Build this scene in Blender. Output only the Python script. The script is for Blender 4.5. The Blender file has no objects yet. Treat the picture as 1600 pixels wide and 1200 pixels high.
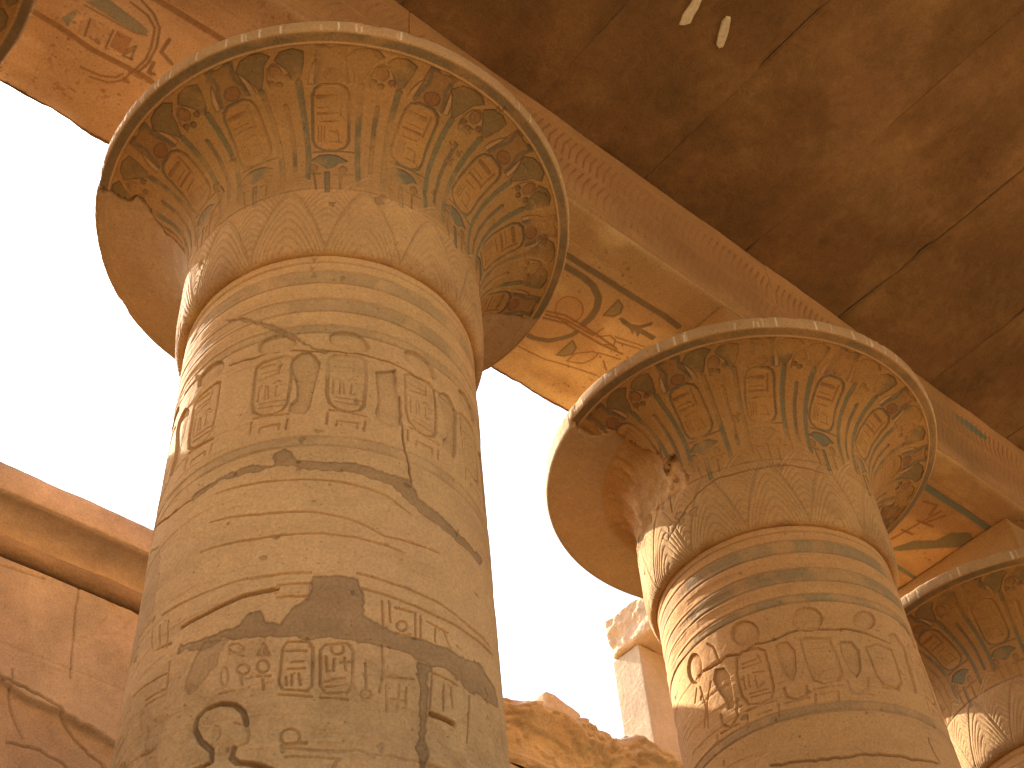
# Ruined temple colonnade: painted papyrus columns, architrave, stone ceiling and aisle wall, seen from the nave floor.
import bpy, math
import numpy as np
from mathutils import Matrix, Vector

scene = bpy.context.scene
EYE = 1.6                                   # eye height above the nave floor (metres)

# ---------------------------------------------------------------- camera
cam = bpy.data.cameras.new('camera')
cam_ob = bpy.data.objects.new('camera', cam)
scene.collection.objects.link(cam_ob)
cam.sensor_width = 36.0
cam.lens = 36.0 * 2187.14 / 1600.0
cam.clip_start = 0.05
cam.clip_end = 3000.0
def camera_axes(pitch, roll, yaw):
    cy, sy, cp, sp, cr, sr = math.cos(yaw), math.sin(yaw), math.cos(pitch), math.sin(pitch), math.cos(roll), math.sin(roll)
    f = Vector((sy*cp, cy*cp, sp)); r = Vector((cy, -sy, 0)); u = r.cross(f)
    return r*cr + u*sr, u*cr - r*sr, f
_r, _u, _f = camera_axes(0.83178, -0.10058, -0.79390)
cam_ob.matrix_world = Matrix(((_r.x, _u.x, -_f.x, 0), (_r.y, _u.y, -_f.y, 0), (_r.z, _u.z, -_f.z, EYE), (0, 0, 0, 1)))
scene.camera = cam_ob

# ---------------------------------------------------------------- sky and sun
SUN_EL = math.radians(39.0)
SUN_AZ = math.radians(185.0)                # direction towards the sun, anticlockwise from +X
world = bpy.data.worlds.new('World')
scene.world = world
world.use_nodes = True
nt = world.node_tree
bg = nt.nodes['Background']
sky = nt.nodes.new('ShaderNodeTexSky')
sky.sky_type = 'NISHITA'
sky.sun_disc = False
sky.sun_elevation = SUN_EL
sky.sun_rotation = math.pi/2 - SUN_AZ       # the sky counts clockwise from +Y
sky.air_density = 1.0
sky.dust_density = 3.0
sky.ozone_density = 1.0
nt.links.new(sky.outputs['Color'], bg.inputs['Color'])
bg.inputs['Strength'].default_value = 0.15
sun = bpy.data.lights.new('sun', 'SUN')
sun.energy = 5.0
sun.angle = math.radians(0.5)
sun.color = (1.0, 0.90, 0.76)
sun_ob = bpy.data.objects.new('sun', sun)
scene.collection.objects.link(sun_ob)
sd = Vector((math.cos(SUN_EL)*math.cos(SUN_AZ), math.cos(SUN_EL)*math.sin(SUN_AZ), math.sin(SUN_EL)))
sun_ob.rotation_euler = sd.to_track_quat('Z', 'Y').to_euler()
sun_ob.location = (0, 0, 60)

scene.view_settings.view_transform = 'Standard'
scene.view_settings.look = 'None'
scene.view_settings.exposure = 1.95
scene.view_settings.gamma = 1.0
try:
    scene.cycles.max_bounces = 10
    scene.cycles.diffuse_bounces = 7
except Exception:
    pass

# ---------------------------------------------------------------- numpy helpers
_rng = np.random.RandomState(7)
_LAT = _rng.rand(64, 64, 64).astype(np.float32)
def noise3(x, y, z=0.0, seed=0):
    x = np.asarray(x, np.float32) + 13.7*seed; y = np.asarray(y, np.float32) + 5.1*seed; z = np.asarray(z, np.float32) + 0.37*seed
    x, y, z = np.broadcast_arrays(x, y, z)
    xi, yi, zi = np.floor(x).astype(np.int32), np.floor(y).astype(np.int32), np.floor(z).astype(np.int32)
    fx, fy, fz = x-xi, y-yi, z-zi
    fx = fx*fx*(3-2*fx); fy = fy*fy*(3-2*fy); fz = fz*fz*(3-2*fz)
    x0, x1, y0, y1, z0, z1 = xi & 63, (xi+1) & 63, yi & 63, (yi+1) & 63, zi & 63, (zi+1) & 63
    L = _LAT
    a = L[x0, y0, z0]*(1-fx) + L[x1, y0, z0]*fx
    b = L[x0, y1, z0]*(1-fx) + L[x1, y1, z0]*fx
    c = L[x0, y0, z1]*(1-fx) + L[x1, y0, z1]*fx
    d = L[x0, y1, z1]*(1-fx) + L[x1, y1, z1]*fx
    return (a*(1-fy)+b*fy)*(1-fz) + (c*(1-fy)+d*fy)*fz
def fbm(x, y, z=0.0, octv=4, seed=0):
    s = 0; amp = 0.5; f = 1.0; tot = 0
    for i in range(octv):
        s = s + amp*noise3(np.asarray(x)*f, np.asarray(y)*f, np.asarray(z)*f, seed+i*3); tot += amp; amp *= 0.5; f *= 2.03
    return s/tot
def sstep(a, b, x):
    t = np.clip((x-a)/(b-a), 0, 1); return t*t*(3-2*t)

class Canvas:
    """A carved and painted surface: u (columns, metres), v (rows, metres); H = relief in metres, C = pigment."""
    def __init__(self, u, v, base):
        self.u = u.astype(np.float32); self.v = v.astype(np.float32)
        n = (len(v), len(u))
        self.H = np.zeros(n, np.float32); self.C = np.empty(n+(3,), np.float32); self.C[:] = base
        self.wear = None                    # 0..1: how well paint survives
        self.worn = None                    # 0..1: how well carving survives
        self.soft = 0.006
    def win(self, pts, m):
        P = np.asarray(pts, np.float32)
        i0, i1 = np.searchsorted(self.u, [P[:, 0].min()-m, P[:, 0].max()+m])
        j0, j1 = np.searchsorted(self.v, [P[:, 1].min()-m, P[:, 1].max()+m])
        return slice(j0, j1), slice(i0, i1)
    def dist(self, P, sl, closed):
        U = self.u[sl[1]][None, :]; V = self.v[sl[0]][:, None]
        Q = list(P)+([P[0]] if closed else [])
        d = np.full((V.shape[0], U.shape[1]), 1e9, np.float32)
        ins = np.zeros(d.shape, bool)
        for (ax, ay), (bx, by) in zip(Q[:-1], Q[1:]):
            ex, ey = bx-ax, by-ay; l2 = ex*ex+ey*ey+1e-12
            t = np.clip(((U-ax)*ex+(V-ay)*ey)/l2, 0, 1)
            d = np.minimum(d, (U-ax-t*ex)**2+(V-ay-t*ey)**2)
            if closed and ay != by:
                ins ^= ((ay > V) != (by > V)) & (U < (bx-ax)*(V-ay)/(by-ay)+ax)
        return np.sqrt(d), ins
    def paint(self, sl, m, col, wear=True):
        if col is None: return
        if wear and self.wear is not None: m = m*self.wear[sl]
        self.C[sl] += (np.asarray(col, np.float32)-self.C[sl])*m[..., None]
    def stroke(self, pts, w, depth=0.0, col=None, a=1.0, closed=False, wear=True):
        sl = self.win(pts, w+0.03)
        if sl[0].start >= sl[0].stop or sl[1].start >= sl[1].stop: return
        d, _ = self.dist(pts, sl, closed)
        m = 1-sstep(w*0.5-self.soft*0.5, w*0.5+self.soft*0.8, d)
        if depth: 
            h = -depth*m
            if wear and self.worn is not None: h = h*self.worn[sl]
            self.H[sl] = np.minimum(self.H[sl], h)
        self.paint(sl, m*a, col, wear)
    def fill(self, pts, col=None, a=1.0, depth=0.0, bulge=0.0, edge=0.0, ecol=None, wear=True):
        """Filled shape; depth = sunk below the surface, bulge = rounding back up inside, edge = outline width."""
        sl = self.win(pts, 0.04)
        if sl[0].start >= sl[0].stop or sl[1].start >= sl[1].stop: return
        d, ins = self.dist(pts, sl, True)
        sd = np.where(ins, -d, d)
        m = 1-sstep(-self.soft*0.5, self.soft*0.5, sd)
        if depth:
            h = -depth*m
            if bulge: h = h + m*depth*bulge*(1-np.exp(-np.maximum(-sd, 0)/0.035))
            self.H[sl] = np.minimum(self.H[sl], h)
        self.paint(sl, m*a, col, wear)
        if edge:
            e = 1-sstep(edge*0.5-self.soft*0.4, edge*0.5+self.soft*0.6, np.abs(sd))
            self.paint(sl, e*min(1, a*1.3), ecol, wear)

    def mortar(self, pts, a):
        """Cement repair: covers the carving, blotchy colour, ragged rim."""
        sl = self.win(pts, 0.05)
        if sl[0].start >= sl[0].stop or sl[1].start >= sl[1].stop: return
        d, ins = self.dist(pts, sl, True)
        U = self.u[sl[1]][None, :]; V = self.v[sl[0]][:, None]
        sd = np.where(ins, -d, d)+0.020*(fbm(U*16, V*16, 3, 4, 71)-0.5)
        m = 1-sstep(-0.003, 0.006, sd)
        self.H[sl] = self.H[sl]*(1-m*min(1, a))-0.008*m*np.exp(-np.maximum(-sd, 0)/0.02)+0.003*m*(fbm(U*9, V*9, 1, 4, 72)-0.3)
        bl = fbm(U*5, V*7, 2, 5, 73)
        col = np.array(MORTAR, np.float32)*(0.80+0.40*bl)[..., None]
        self.C[sl] += (col-self.C[sl])*(m*a*(0.72+0.28*sstep(0.3, 0.6, bl)))[..., None]
        rim = np.exp(-(sd/0.006)**2)*0.25*a; self.C[sl] *= (1-rim)[..., None]

def ellipse(cx, cy, rx, ry, n=20):
    t = np.arange(n)*2*np.pi/n
    return [(cx+rx*math.cos(k), cy+ry*math.sin(k)) for k in t]
def rrect(cx, cy, w, h, r, n=5):
    out = []
    for qx, qy, a0 in ((1, 1, 0), (-1, 1, 90), (-1, -1, 180), (1, -1, 270)):
        for k in range(n+1):
            a = math.radians(a0+90*k/n)
            out.append((cx+qx*(w/2-r)+r*math.cos(a), cy+qy*(h/2-r)+r*math.sin(a)))
    return out

# ---------------------------------------------------------------- mesh helpers
def link(name, me, mat, parent=None):
    o = bpy.data.objects.new(name, me)
    scene.collection.objects.link(o)
    if mat is not None: me.materials.append(mat)
    if parent is not None: o.parent = parent
    return o
def tag(o, label=None, cat=None, group=None, kind=None):
    if label: o['label'] = label
    if cat: o['category'] = cat
    if group: o['group'] = group
    if kind: o['kind'] = kind
    return o
def empty(name, loc, label, cat, group=None):
    o = bpy.data.objects.new(name, None)
    o.location = loc; o.empty_display_size = 0.3
    scene.collection.objects.link(o)
    return tag(o, label, cat, group, 'thing')
def grid_mesh(name, P, col=None, wrap=False, flip=False, smooth=True, extra=None):
    """P: rows x cols x 3 -> quads; extra = (verts, faces) appended (caps and hidden sides)."""
    nv, nu = P.shape[:2]
    idx = np.arange(nv*nu, dtype=np.int32).reshape(nv, nu)
    if wrap: idx = np.concatenate([idx, idx[:, :1]], 1)
    a, b, c, d = idx[:-1, :-1], idx[:-1, 1:], idx[1:, 1:], idx[1:, :-1]
    q = np.stack([a, b, c, d] if not flip else [d, c, b, a], -1).reshape(-1, 4)
    V = P.reshape(-1, 3); nF = len(q)
    loops = q.reshape(-1); starts = np.arange(nF)*4; tot = np.full(nF, 4)
    if extra is not None:
        ev, ef = extra
        off = len(V); V = np.concatenate([V, np.asarray(ev, np.float32)])
        el = []; es = []; et = []; k = len(loops)
        for f in ef:
            es.append(k); et.append(len(f)); el += [off+i for i in f]; k += len(f)
        loops = np.concatenate([loops, el]); starts = np.concatenate([starts, es]); tot = np.concatenate([tot, et])
    me = bpy.data.meshes.new(name)
    me.vertices.add(len(V)); me.vertices.foreach_set('co', np.ascontiguousarray(V, np.float32).ravel())
    me.loops.add(len(loops)); me.loops.foreach_set('vertex_index', loops.astype(np.int32))
    me.polygons.add(len(starts)); me.polygons.foreach_set('loop_start', starts.astype(np.int32))
    me.polygons.foreach_set('loop_total', tot.astype(np.int32))
    sm = np.zeros(len(starts), bool); sm[:nF] = smooth
    me.polygons.foreach_set('use_smooth', sm)
    at = me.attributes.new('pigment', 'FLOAT_COLOR', 'POINT')
    A = np.ones((len(V), 4), np.float32); A[:, :3] = BASE
    if col is not None: A[:nv*nu, :3] = col.reshape(-1, 3)
    at.data.foreach_set('color', A.ravel())
    me.update(calc_edges=True); me.validate()
    return me
def grid_normals(P):
    du = np.gradient(P, axis=1); dv = np.gradient(P, axis=0)
    n = np.cross(du, dv); return n/(np.linalg.norm(n, axis=-1, keepdims=True)+1e-9)

# pigments (surface albedo)
BASE = np.array((0.57, 0.332, 0.135), np.float32)
OCHRE = (0.37, 0.212, 0.080); GREEN = (0.140, 0.140, 0.085); BLUEGREY = (0.15, 0.12, 0.075); DARK = (0.150, 0.095, 0.055)
OLIVE = (0.165, 0.125, 0.062); RED = (0.25, 0.115, 0.05); BROWN = (0.215, 0.112, 0.05); PALE = (0.50, 0.31, 0.15); MORTAR = (0.33, 0.19, 0.080); TEAL = (0.12, 0.17, 0.14)
YELLOW = (0.42, 0.21, 0.06)

# ---------------------------------------------------------------- materials
def stone(name, tint=(1, 1, 1), var=0.22, bump=0.35, scale=1.0, fixed=None, streak=0.0, pits=0.5):
    m = bpy.data.materials.new(name); m.use_nodes = True
    t = m.node_tree; N = t.nodes; L = t.links
    b = N['Principled BSDF']; b.inputs['Roughness'].default_value = 0.93
    b.inputs['Specular IOR Level'].default_value = 0.15
    geo = N.new('ShaderNodeTexCoord')
    mp = N.new('ShaderNodeMapping'); mp.inputs['Scale'].default_value = (scale,)*3
    L.new(geo.outputs['Object'], mp.inputs['Vector'])
    if fixed is None:
        at = N.new('ShaderNodeAttribute'); at.attribute_name = 'pigment'; src = at.outputs['Color']
    else:
        rg = N.new('ShaderNodeRGB'); rg.outputs[0].default_value = (*fixed, 1); src = rg.outputs[0]
    def nz(sc, det, rough=0.6):
        n = N.new('ShaderNodeTexNoise'); n.inputs['Scale'].default_value = sc; n.inputs['Detail'].default_value = det
        n.inputs['Roughness'].default_value = rough; L.new(mp.outputs['Vector'], n.inputs['Vector']); return n
    def ramp(sock, lo, hi, a, c):
        r = N.new('ShaderNodeMapRange'); r.inputs['From Min'].default_value = lo; r.inputs['From Max'].default_value = hi
        r.inputs['To Min'].default_value = a; r.inputs['To Max'].default_value = c; L.new(sock, r.inputs['Value']); return r.outputs['Result']
    def mul(a, c):
        x = N.new('ShaderNodeMath'); x.operation = 'MULTIPLY'; L.new(a, x.inputs[0]); L.new(c, x.inputs[1]); return x.outputs[0]
    n1, n2, n3 = nz(1.3, 6), nz(9.0, 6, 0.65), nz(55.0, 4, 0.7)
    f = mul(ramp(n1.outputs['Fac'], 0.3, 0.7, 1-var, 1+var*0.6), ramp(n2.outputs['Fac'], 0.3, 0.7, 1-var*0.6, 1+var*0.4))
    f = mul(f, ramp(n3.outputs['Fac'], 0.3, 0.7, 0.79, 1.16))
    vo = N.new('ShaderNodeTexVoronoi'); vo.inputs['Scale'].default_value = 17.0; vo.inputs['Randomness'].default_value = 1.0
    L.new(mp.outputs['Vector'], vo.inputs['Vector'])
    f = mul(f, ramp(vo.outputs['Distance'], 0.06, 0.12, 1-pits, 1.0))
    if streak:
        mp2 = N.new('ShaderNodeMapping'); mp2.inputs['Scale'].default_value = (0.8, 5.0, 0.8); L.new(geo.outputs['Object'], mp2.inputs['Vector'])
        n4 = N.new('ShaderNodeTexNoise'); n4.inputs['Scale'].default_value = 1.0; n4.inputs['Detail'].default_value = 5; L.new(mp2.outputs['Vector'], n4.inputs['Vector'])
        f = mul(f, ramp(n4.outputs['Fac'], 0.35, 0.65, 1-streak, 1+streak*0.4))
    mx = N.new('ShaderNodeVectorMath'); mx.operation = 'SCALE'; L.new(src, mx.inputs[0]); L.new(f, mx.inputs['Scale'])
    tn = N.new('ShaderNodeVectorMath'); tn.operation = 'MULTIPLY'; L.new(mx.outputs[0], tn.inputs[0]); tn.inputs[1].default_value = tint
    # hue drift between pink and yellow stone
    n5 = nz(0.7, 3); hd = N.new('ShaderNodeMix'); hd.data_type = 'RGBA'; hd.blend_type = 'MULTIPLY'
    hr = N.new('ShaderNodeValToRGB'); hr.color_ramp.elements[0].position = 0.35; hr.color_ramp.elements[0].color = (1.01, 0.97, 0.94, 1)
    hr.color_ramp.elements[1].position = 0.65; hr.color_ramp.elements[1].color = (1.0, 1.02, 0.96, 1)
    L.new(n5.outputs['Fac'], hr.inputs['Fac']); hd.inputs[0].default_value = 1.0
    L.new(tn.outputs[0], hd.inputs[6]); L.new(hr.outputs['Color'], hd.inputs[7])
    L.new(hd.outputs[2], b.inputs['Base Color'])
    bp = N.new('ShaderNodeBump'); bp.inputs['Strength'].default_value = bump; bp.inputs['Distance'].default_value = 0.02
    ad = N.new('ShaderNodeMath'); ad.operation = 'MULTIPLY_ADD'; L.new(n3.outputs['Fac'], ad.inputs[0]); ad.inputs[1].default_value = 0.35; L.new(n2.outputs['Fac'], ad.inputs[2])
    ad2 = N.new('ShaderNodeMath'); ad2.operation = 'ADD'; L.new(ad.outputs[0], ad2.inputs[0]); L.new(mul(vo.outputs['Distance'], ramp(vo.outputs['Distance'], 0.0, 0.12, 0.0, 0.2)), ad2.inputs[1])
    L.new(ad2.outputs[0], bp.inputs['Height']); L.new(bp.outputs['Normal'], b.inputs['Normal'])
    return m
M_COL = stone('painted_sandstone', var=0.11, bump=0.5, pits=0.4)
M_WALL = stone('wall_sandstone', var=0.17, bump=0.8, pits=0.35)
M_CEIL = stone('stained_ceiling_stone', var=0.22, bump=0.6, streak=0.05, pits=0.12)
M_ROUGH = stone('broken_sandstone', var=0.14, bump=0.9, scale=1.6, pits=0.3)
M_SAND = stone('sandy_floor', fixed=(0.33, 0.225, 0.118), var=0.2, bump=0.5)
M_SCAR = stone('fresh_pale_stone', fixed=(0.62, 0.52, 0.38), var=0.15)
# ---------------------------------------------------------------- carved and painted ornament: (kind, outline on the surface, ...)
BELL_UNIT = [
 ('cart',[(-2.28,1.622),(2.45,1.624),(4.36,1.597),(5.34,1.548),(6.37,1.225),(5.19,1.171),(2.33,1.137),(-2.19,1.139),(-5.11,1.175),(-6.19,1.233),(-5.27,1.543),(-4.23,1.595)]),
 ('line',[(-5.93,1.127),(8.48,1.134)],.012,DARK),
 ('line',[(-3.77,1.537),(1.45,1.536)],.035,BROWN),
 ('line',[(2.94,1.564),(3.07,1.417)],.02,BROWN),
 ('line',[(-4.1,1.421),(1.98,1.424)],.02,BROWN),
 ('line',[(-3.99,1.463),(1.26,1.465)],.009,BROWN),
 ('line',[(-4.1,1.331),(-4.13,1.218)],.009,BROWN),
 ('line',[(-3.05,1.336),(-3.19,1.217)],.009,BROWN),
 ('line',[(-1.97,1.33),(-2.15,1.217)],.009,BROWN),
 ('line',[(-3.3,1.363),(2.03,1.369)],.009,BROWN),
 ('line',[(-0.64,1.296),(2.38,1.292),(3,1.219)],.009,BROWN),
 ('line',[(-0.38,1.216),(3.79,1.214)],.009,BROWN),
 ('fill',[(-3.17,1.902),(0.16,1.885),(3.43,1.906),(5,1.641),(-4.38,1.636)],BROWN,.55),
 ('fill',[(2.89,1.695),(2.69,1.674),(2.06,1.656),(1.13,1.645),(0.08,1.645),(-0.85,1.654),(-1.47,1.671),(-1.66,1.691),(-1.4,1.713),(-0.76,1.73),(0.14,1.739),(1.12,1.74),(2.01,1.731),(2.65,1.716)],RED,.9),
 ('line',[(2.24,1.893),(3.8,1.891),(3.17,1.836),(2.87,1.783),(4.12,1.713),(4.67,1.64)],.03,BLUEGREY),
 ('fill',[(4.12,1.807),(5.19,1.778),(6.39,1.708),(6.8,1.641),(5.3,1.633),(4.81,1.714)],PALE,.8),
 ('line',[(-1.23,1.891),(-2.8,1.887),(-2.22,1.833),(-1.96,1.781),(-3.27,1.708),(-3.89,1.635)],.03,BLUEGREY),
 ('fill',[(-3.2,1.802),(-4.29,1.772),(-5.57,1.701),(-6.03,1.633),(-4.53,1.628),(-3.97,1.709)],PALE,.8),
 ('fill',[(-7.02,1.051),(-4.06,1.094),(-0.3,1.101),(3.21,1.088),(6.53,1.042),(3.31,1.018),(1.47,0.975),(-0.94,0.955),(-2.88,0.991),(-4.82,1.026)],GREEN,1),
 ('fill',[(-1.7,0.917),(-0.07,0.917),(0.28,0.676),(-1.32,0.676)],GREEN,.9),
 ('line',[(-5.78,0.914),(-4.5,0.715)],.018,BROWN),
 ('line',[(4.06,0.869),(3.98,0.717)],.018,BROWN),
 ('line',[(1.59,0.888),(8.11,0.9)],.018,BROWN),
 ('line',[(-8.24,0.913),(-3.31,0.901)],.018,BROWN),
 ('fill',[(-4.32,0.964),(-4.45,0.948),(-4.86,0.935),(-5.46,0.928),(-6.14,0.93),(-6.77,0.939),(-7.21,0.954),(-7.38,0.971),(-7.25,0.988),(-6.83,1),(-6.23,1.006),(-5.54,1.004),(-4.92,0.996),(-4.49,0.981)],BROWN,.6),
 ('fill',[(6.29,0.953),(6.16,0.936),(5.76,0.92),(5.16,0.91),(4.48,0.908),(3.87,0.915),(3.43,0.929),(3.25,0.946),(3.38,0.962),(3.78,0.977),(4.38,0.985),(5.05,0.987),(5.67,0.981),(6.11,0.969)],BROWN,.6),
 ('line',[(8.49,1.63),(8.67,1.494),(9.16,1.335),(9.78,1.119),(10.47,0.84)],.050,GREEN),
 ('line',[(14.14,1.496),(14.39,1.357),(14.8,1.183),(14.96,0.963)],.040,BLUEGREY),
 ('line',[(19.05,1.644),(19.1,1.496),(19.39,1.331),(19.87,1.122),(19.82,0.855)],.052,GREEN),
 ('fill',[(15.16,1.754),(15.2,1.733),(14.91,1.713),(14.35,1.7),(13.62,1.695),(12.9,1.701),(12.33,1.716),(12.02,1.735),(12.03,1.757),(12.34,1.776),(12.89,1.789),(13.57,1.793),(14.26,1.787),(14.83,1.774)],RED,.8),
 ('ring',[(10.91,1.63),(10.83,1.705),(11.74,1.774),(13.25,1.802),(15.08,1.79),(16.66,1.736),(17.49,1.671)],.012,BROWN),
 ('fill',[(12.58,1.675),(12.56,1.666),(12.37,1.657),(12.05,1.651),(11.66,1.649),(11.28,1.651),(10.99,1.657),(10.84,1.666),(10.87,1.676),(11.06,1.684),(11.38,1.69),(11.76,1.691),(12.13,1.69),(12.42,1.684)],DARK,.75),
 ('fill',[(17.37,1.7),(17.38,1.691),(17.22,1.682),(16.92,1.676),(16.54,1.672),(16.16,1.675),(15.85,1.68),(15.68,1.689),(15.67,1.698),(15.83,1.707),(16.13,1.713),(16.5,1.716),(16.88,1.714),(17.19,1.709)],DARK,.75),
 ('fill',[(14.65,1.656),(14.64,1.646),(14.46,1.638),(14.14,1.632),(13.74,1.629),(13.35,1.631),(13.05,1.637),(12.89,1.645),(12.91,1.655),(13.09,1.664),(13.41,1.67),(13.79,1.672),(14.17,1.67),(14.48,1.665)],DARK,.75),
 ('fill',[(3.99,1.82),(5.92,1.88),(8.64,1.902),(11.47,1.9),(13.26,1.86),(11.08,1.8),(10.13,1.723),(8.71,1.653),(7.83,1.649),(6.21,1.728)],OLIVE,.9),
 ('fill',[(14.12,1.826),(15.97,1.878),(18.79,1.891),(21.41,1.863),(21.16,1.793),(20,1.691),(18.84,1.665),(16.61,1.741)],OLIVE,.9),
 ('ring',[(5.05,0.716),(9.83,0.818),(14.75,0.911),(17.9,0.883),(20.53,0.818)],.016,PALE),
 ('ring',[(7.74,0.725),(14.79,0.867),(18.8,0.801)],.016,PALE)]
SHAFT_UNIT = [
 ('disc',[(-5.82,6.578),(-6.15,6.627),(-4.46,6.661),(-0.98,6.678),(3.07,6.671),(6.16,6.637),(7.73,6.584),(8,6.551),(6.73,6.509),(2.2,6.495),(-1.78,6.51),(-5.28,6.545)]),
 ('cart',[(-6.04,6.408),(-5.99,6.089),(-4.91,6.002),(-2.53,5.962),(1.7,5.949),(5,5.974),(6.42,6.024),(7.08,6.231),(6.76,6.428),(4.73,6.452),(-4.14,6.437)]),
 ('line',[(-4.33,6.401),(1.39,6.398)],.02),
 ('line',[(-3.99,6.335),(2.33,6.338)],.011),
 ('line',[(-4.15,6.282),(2.6,6.309),(3.01,6.41)],.011),
 ('line',[(-4.02,6.091),(-4.06,6.219),(-3.12,6.227)],.011),
 ('line',[(-1.76,6.095),(-1.67,6.217),(-0.69,6.2),(-0.34,6.099)],.011),
 ('line',[(0.97,6.221),(2.41,6.243),(3.63,6.228)],.011),
 ('line',[(2.2,6.197),(1.94,6.106),(3.47,6.112)],.011),
 ('line',[(3.41,6.201),(5.12,6.202)],.011),
 ('line',[(-3.13,6.065),(5.92,6.057)],.011),
 ('line',[(-3.31,6.027),(4.98,6.015)],.011),
 ('line',[(-4.82,5.947),(7.18,5.928)],.014),
 ('line',[(-5.48,5.921),(-5.65,5.83)],.012),
 ('line',[(6.96,5.884),(6.52,5.803)],.012),
 ('line',[(-2.57,5.82),(-2.16,5.859),(4.36,5.857),(4.15,5.817)],.012),
 ('cobra',[(-15.42,6.463),(-18.26,6.418),(-18.81,6.354),(-17.34,6.27),(-15.8,6.149),(-15.76,6.048),(-17.79,6.01),(-18.1,5.955),(-15.9,5.927),(-12.63,5.92),(-11.36,5.971),(-11.01,6.027),(-9.95,6.191),(-8.61,6.361),(-10.44,6.428),(-12.98,6.472)]),
 ('foot',[(10.34,6.342),(15.61,6.394),(17.81,6.427),(17.95,6.256),(19.18,6.112),(19.56,5.94),(15.86,5.898),(11.83,5.906),(10.35,5.971),(11.35,6.077),(10.85,6.202)])]
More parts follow.
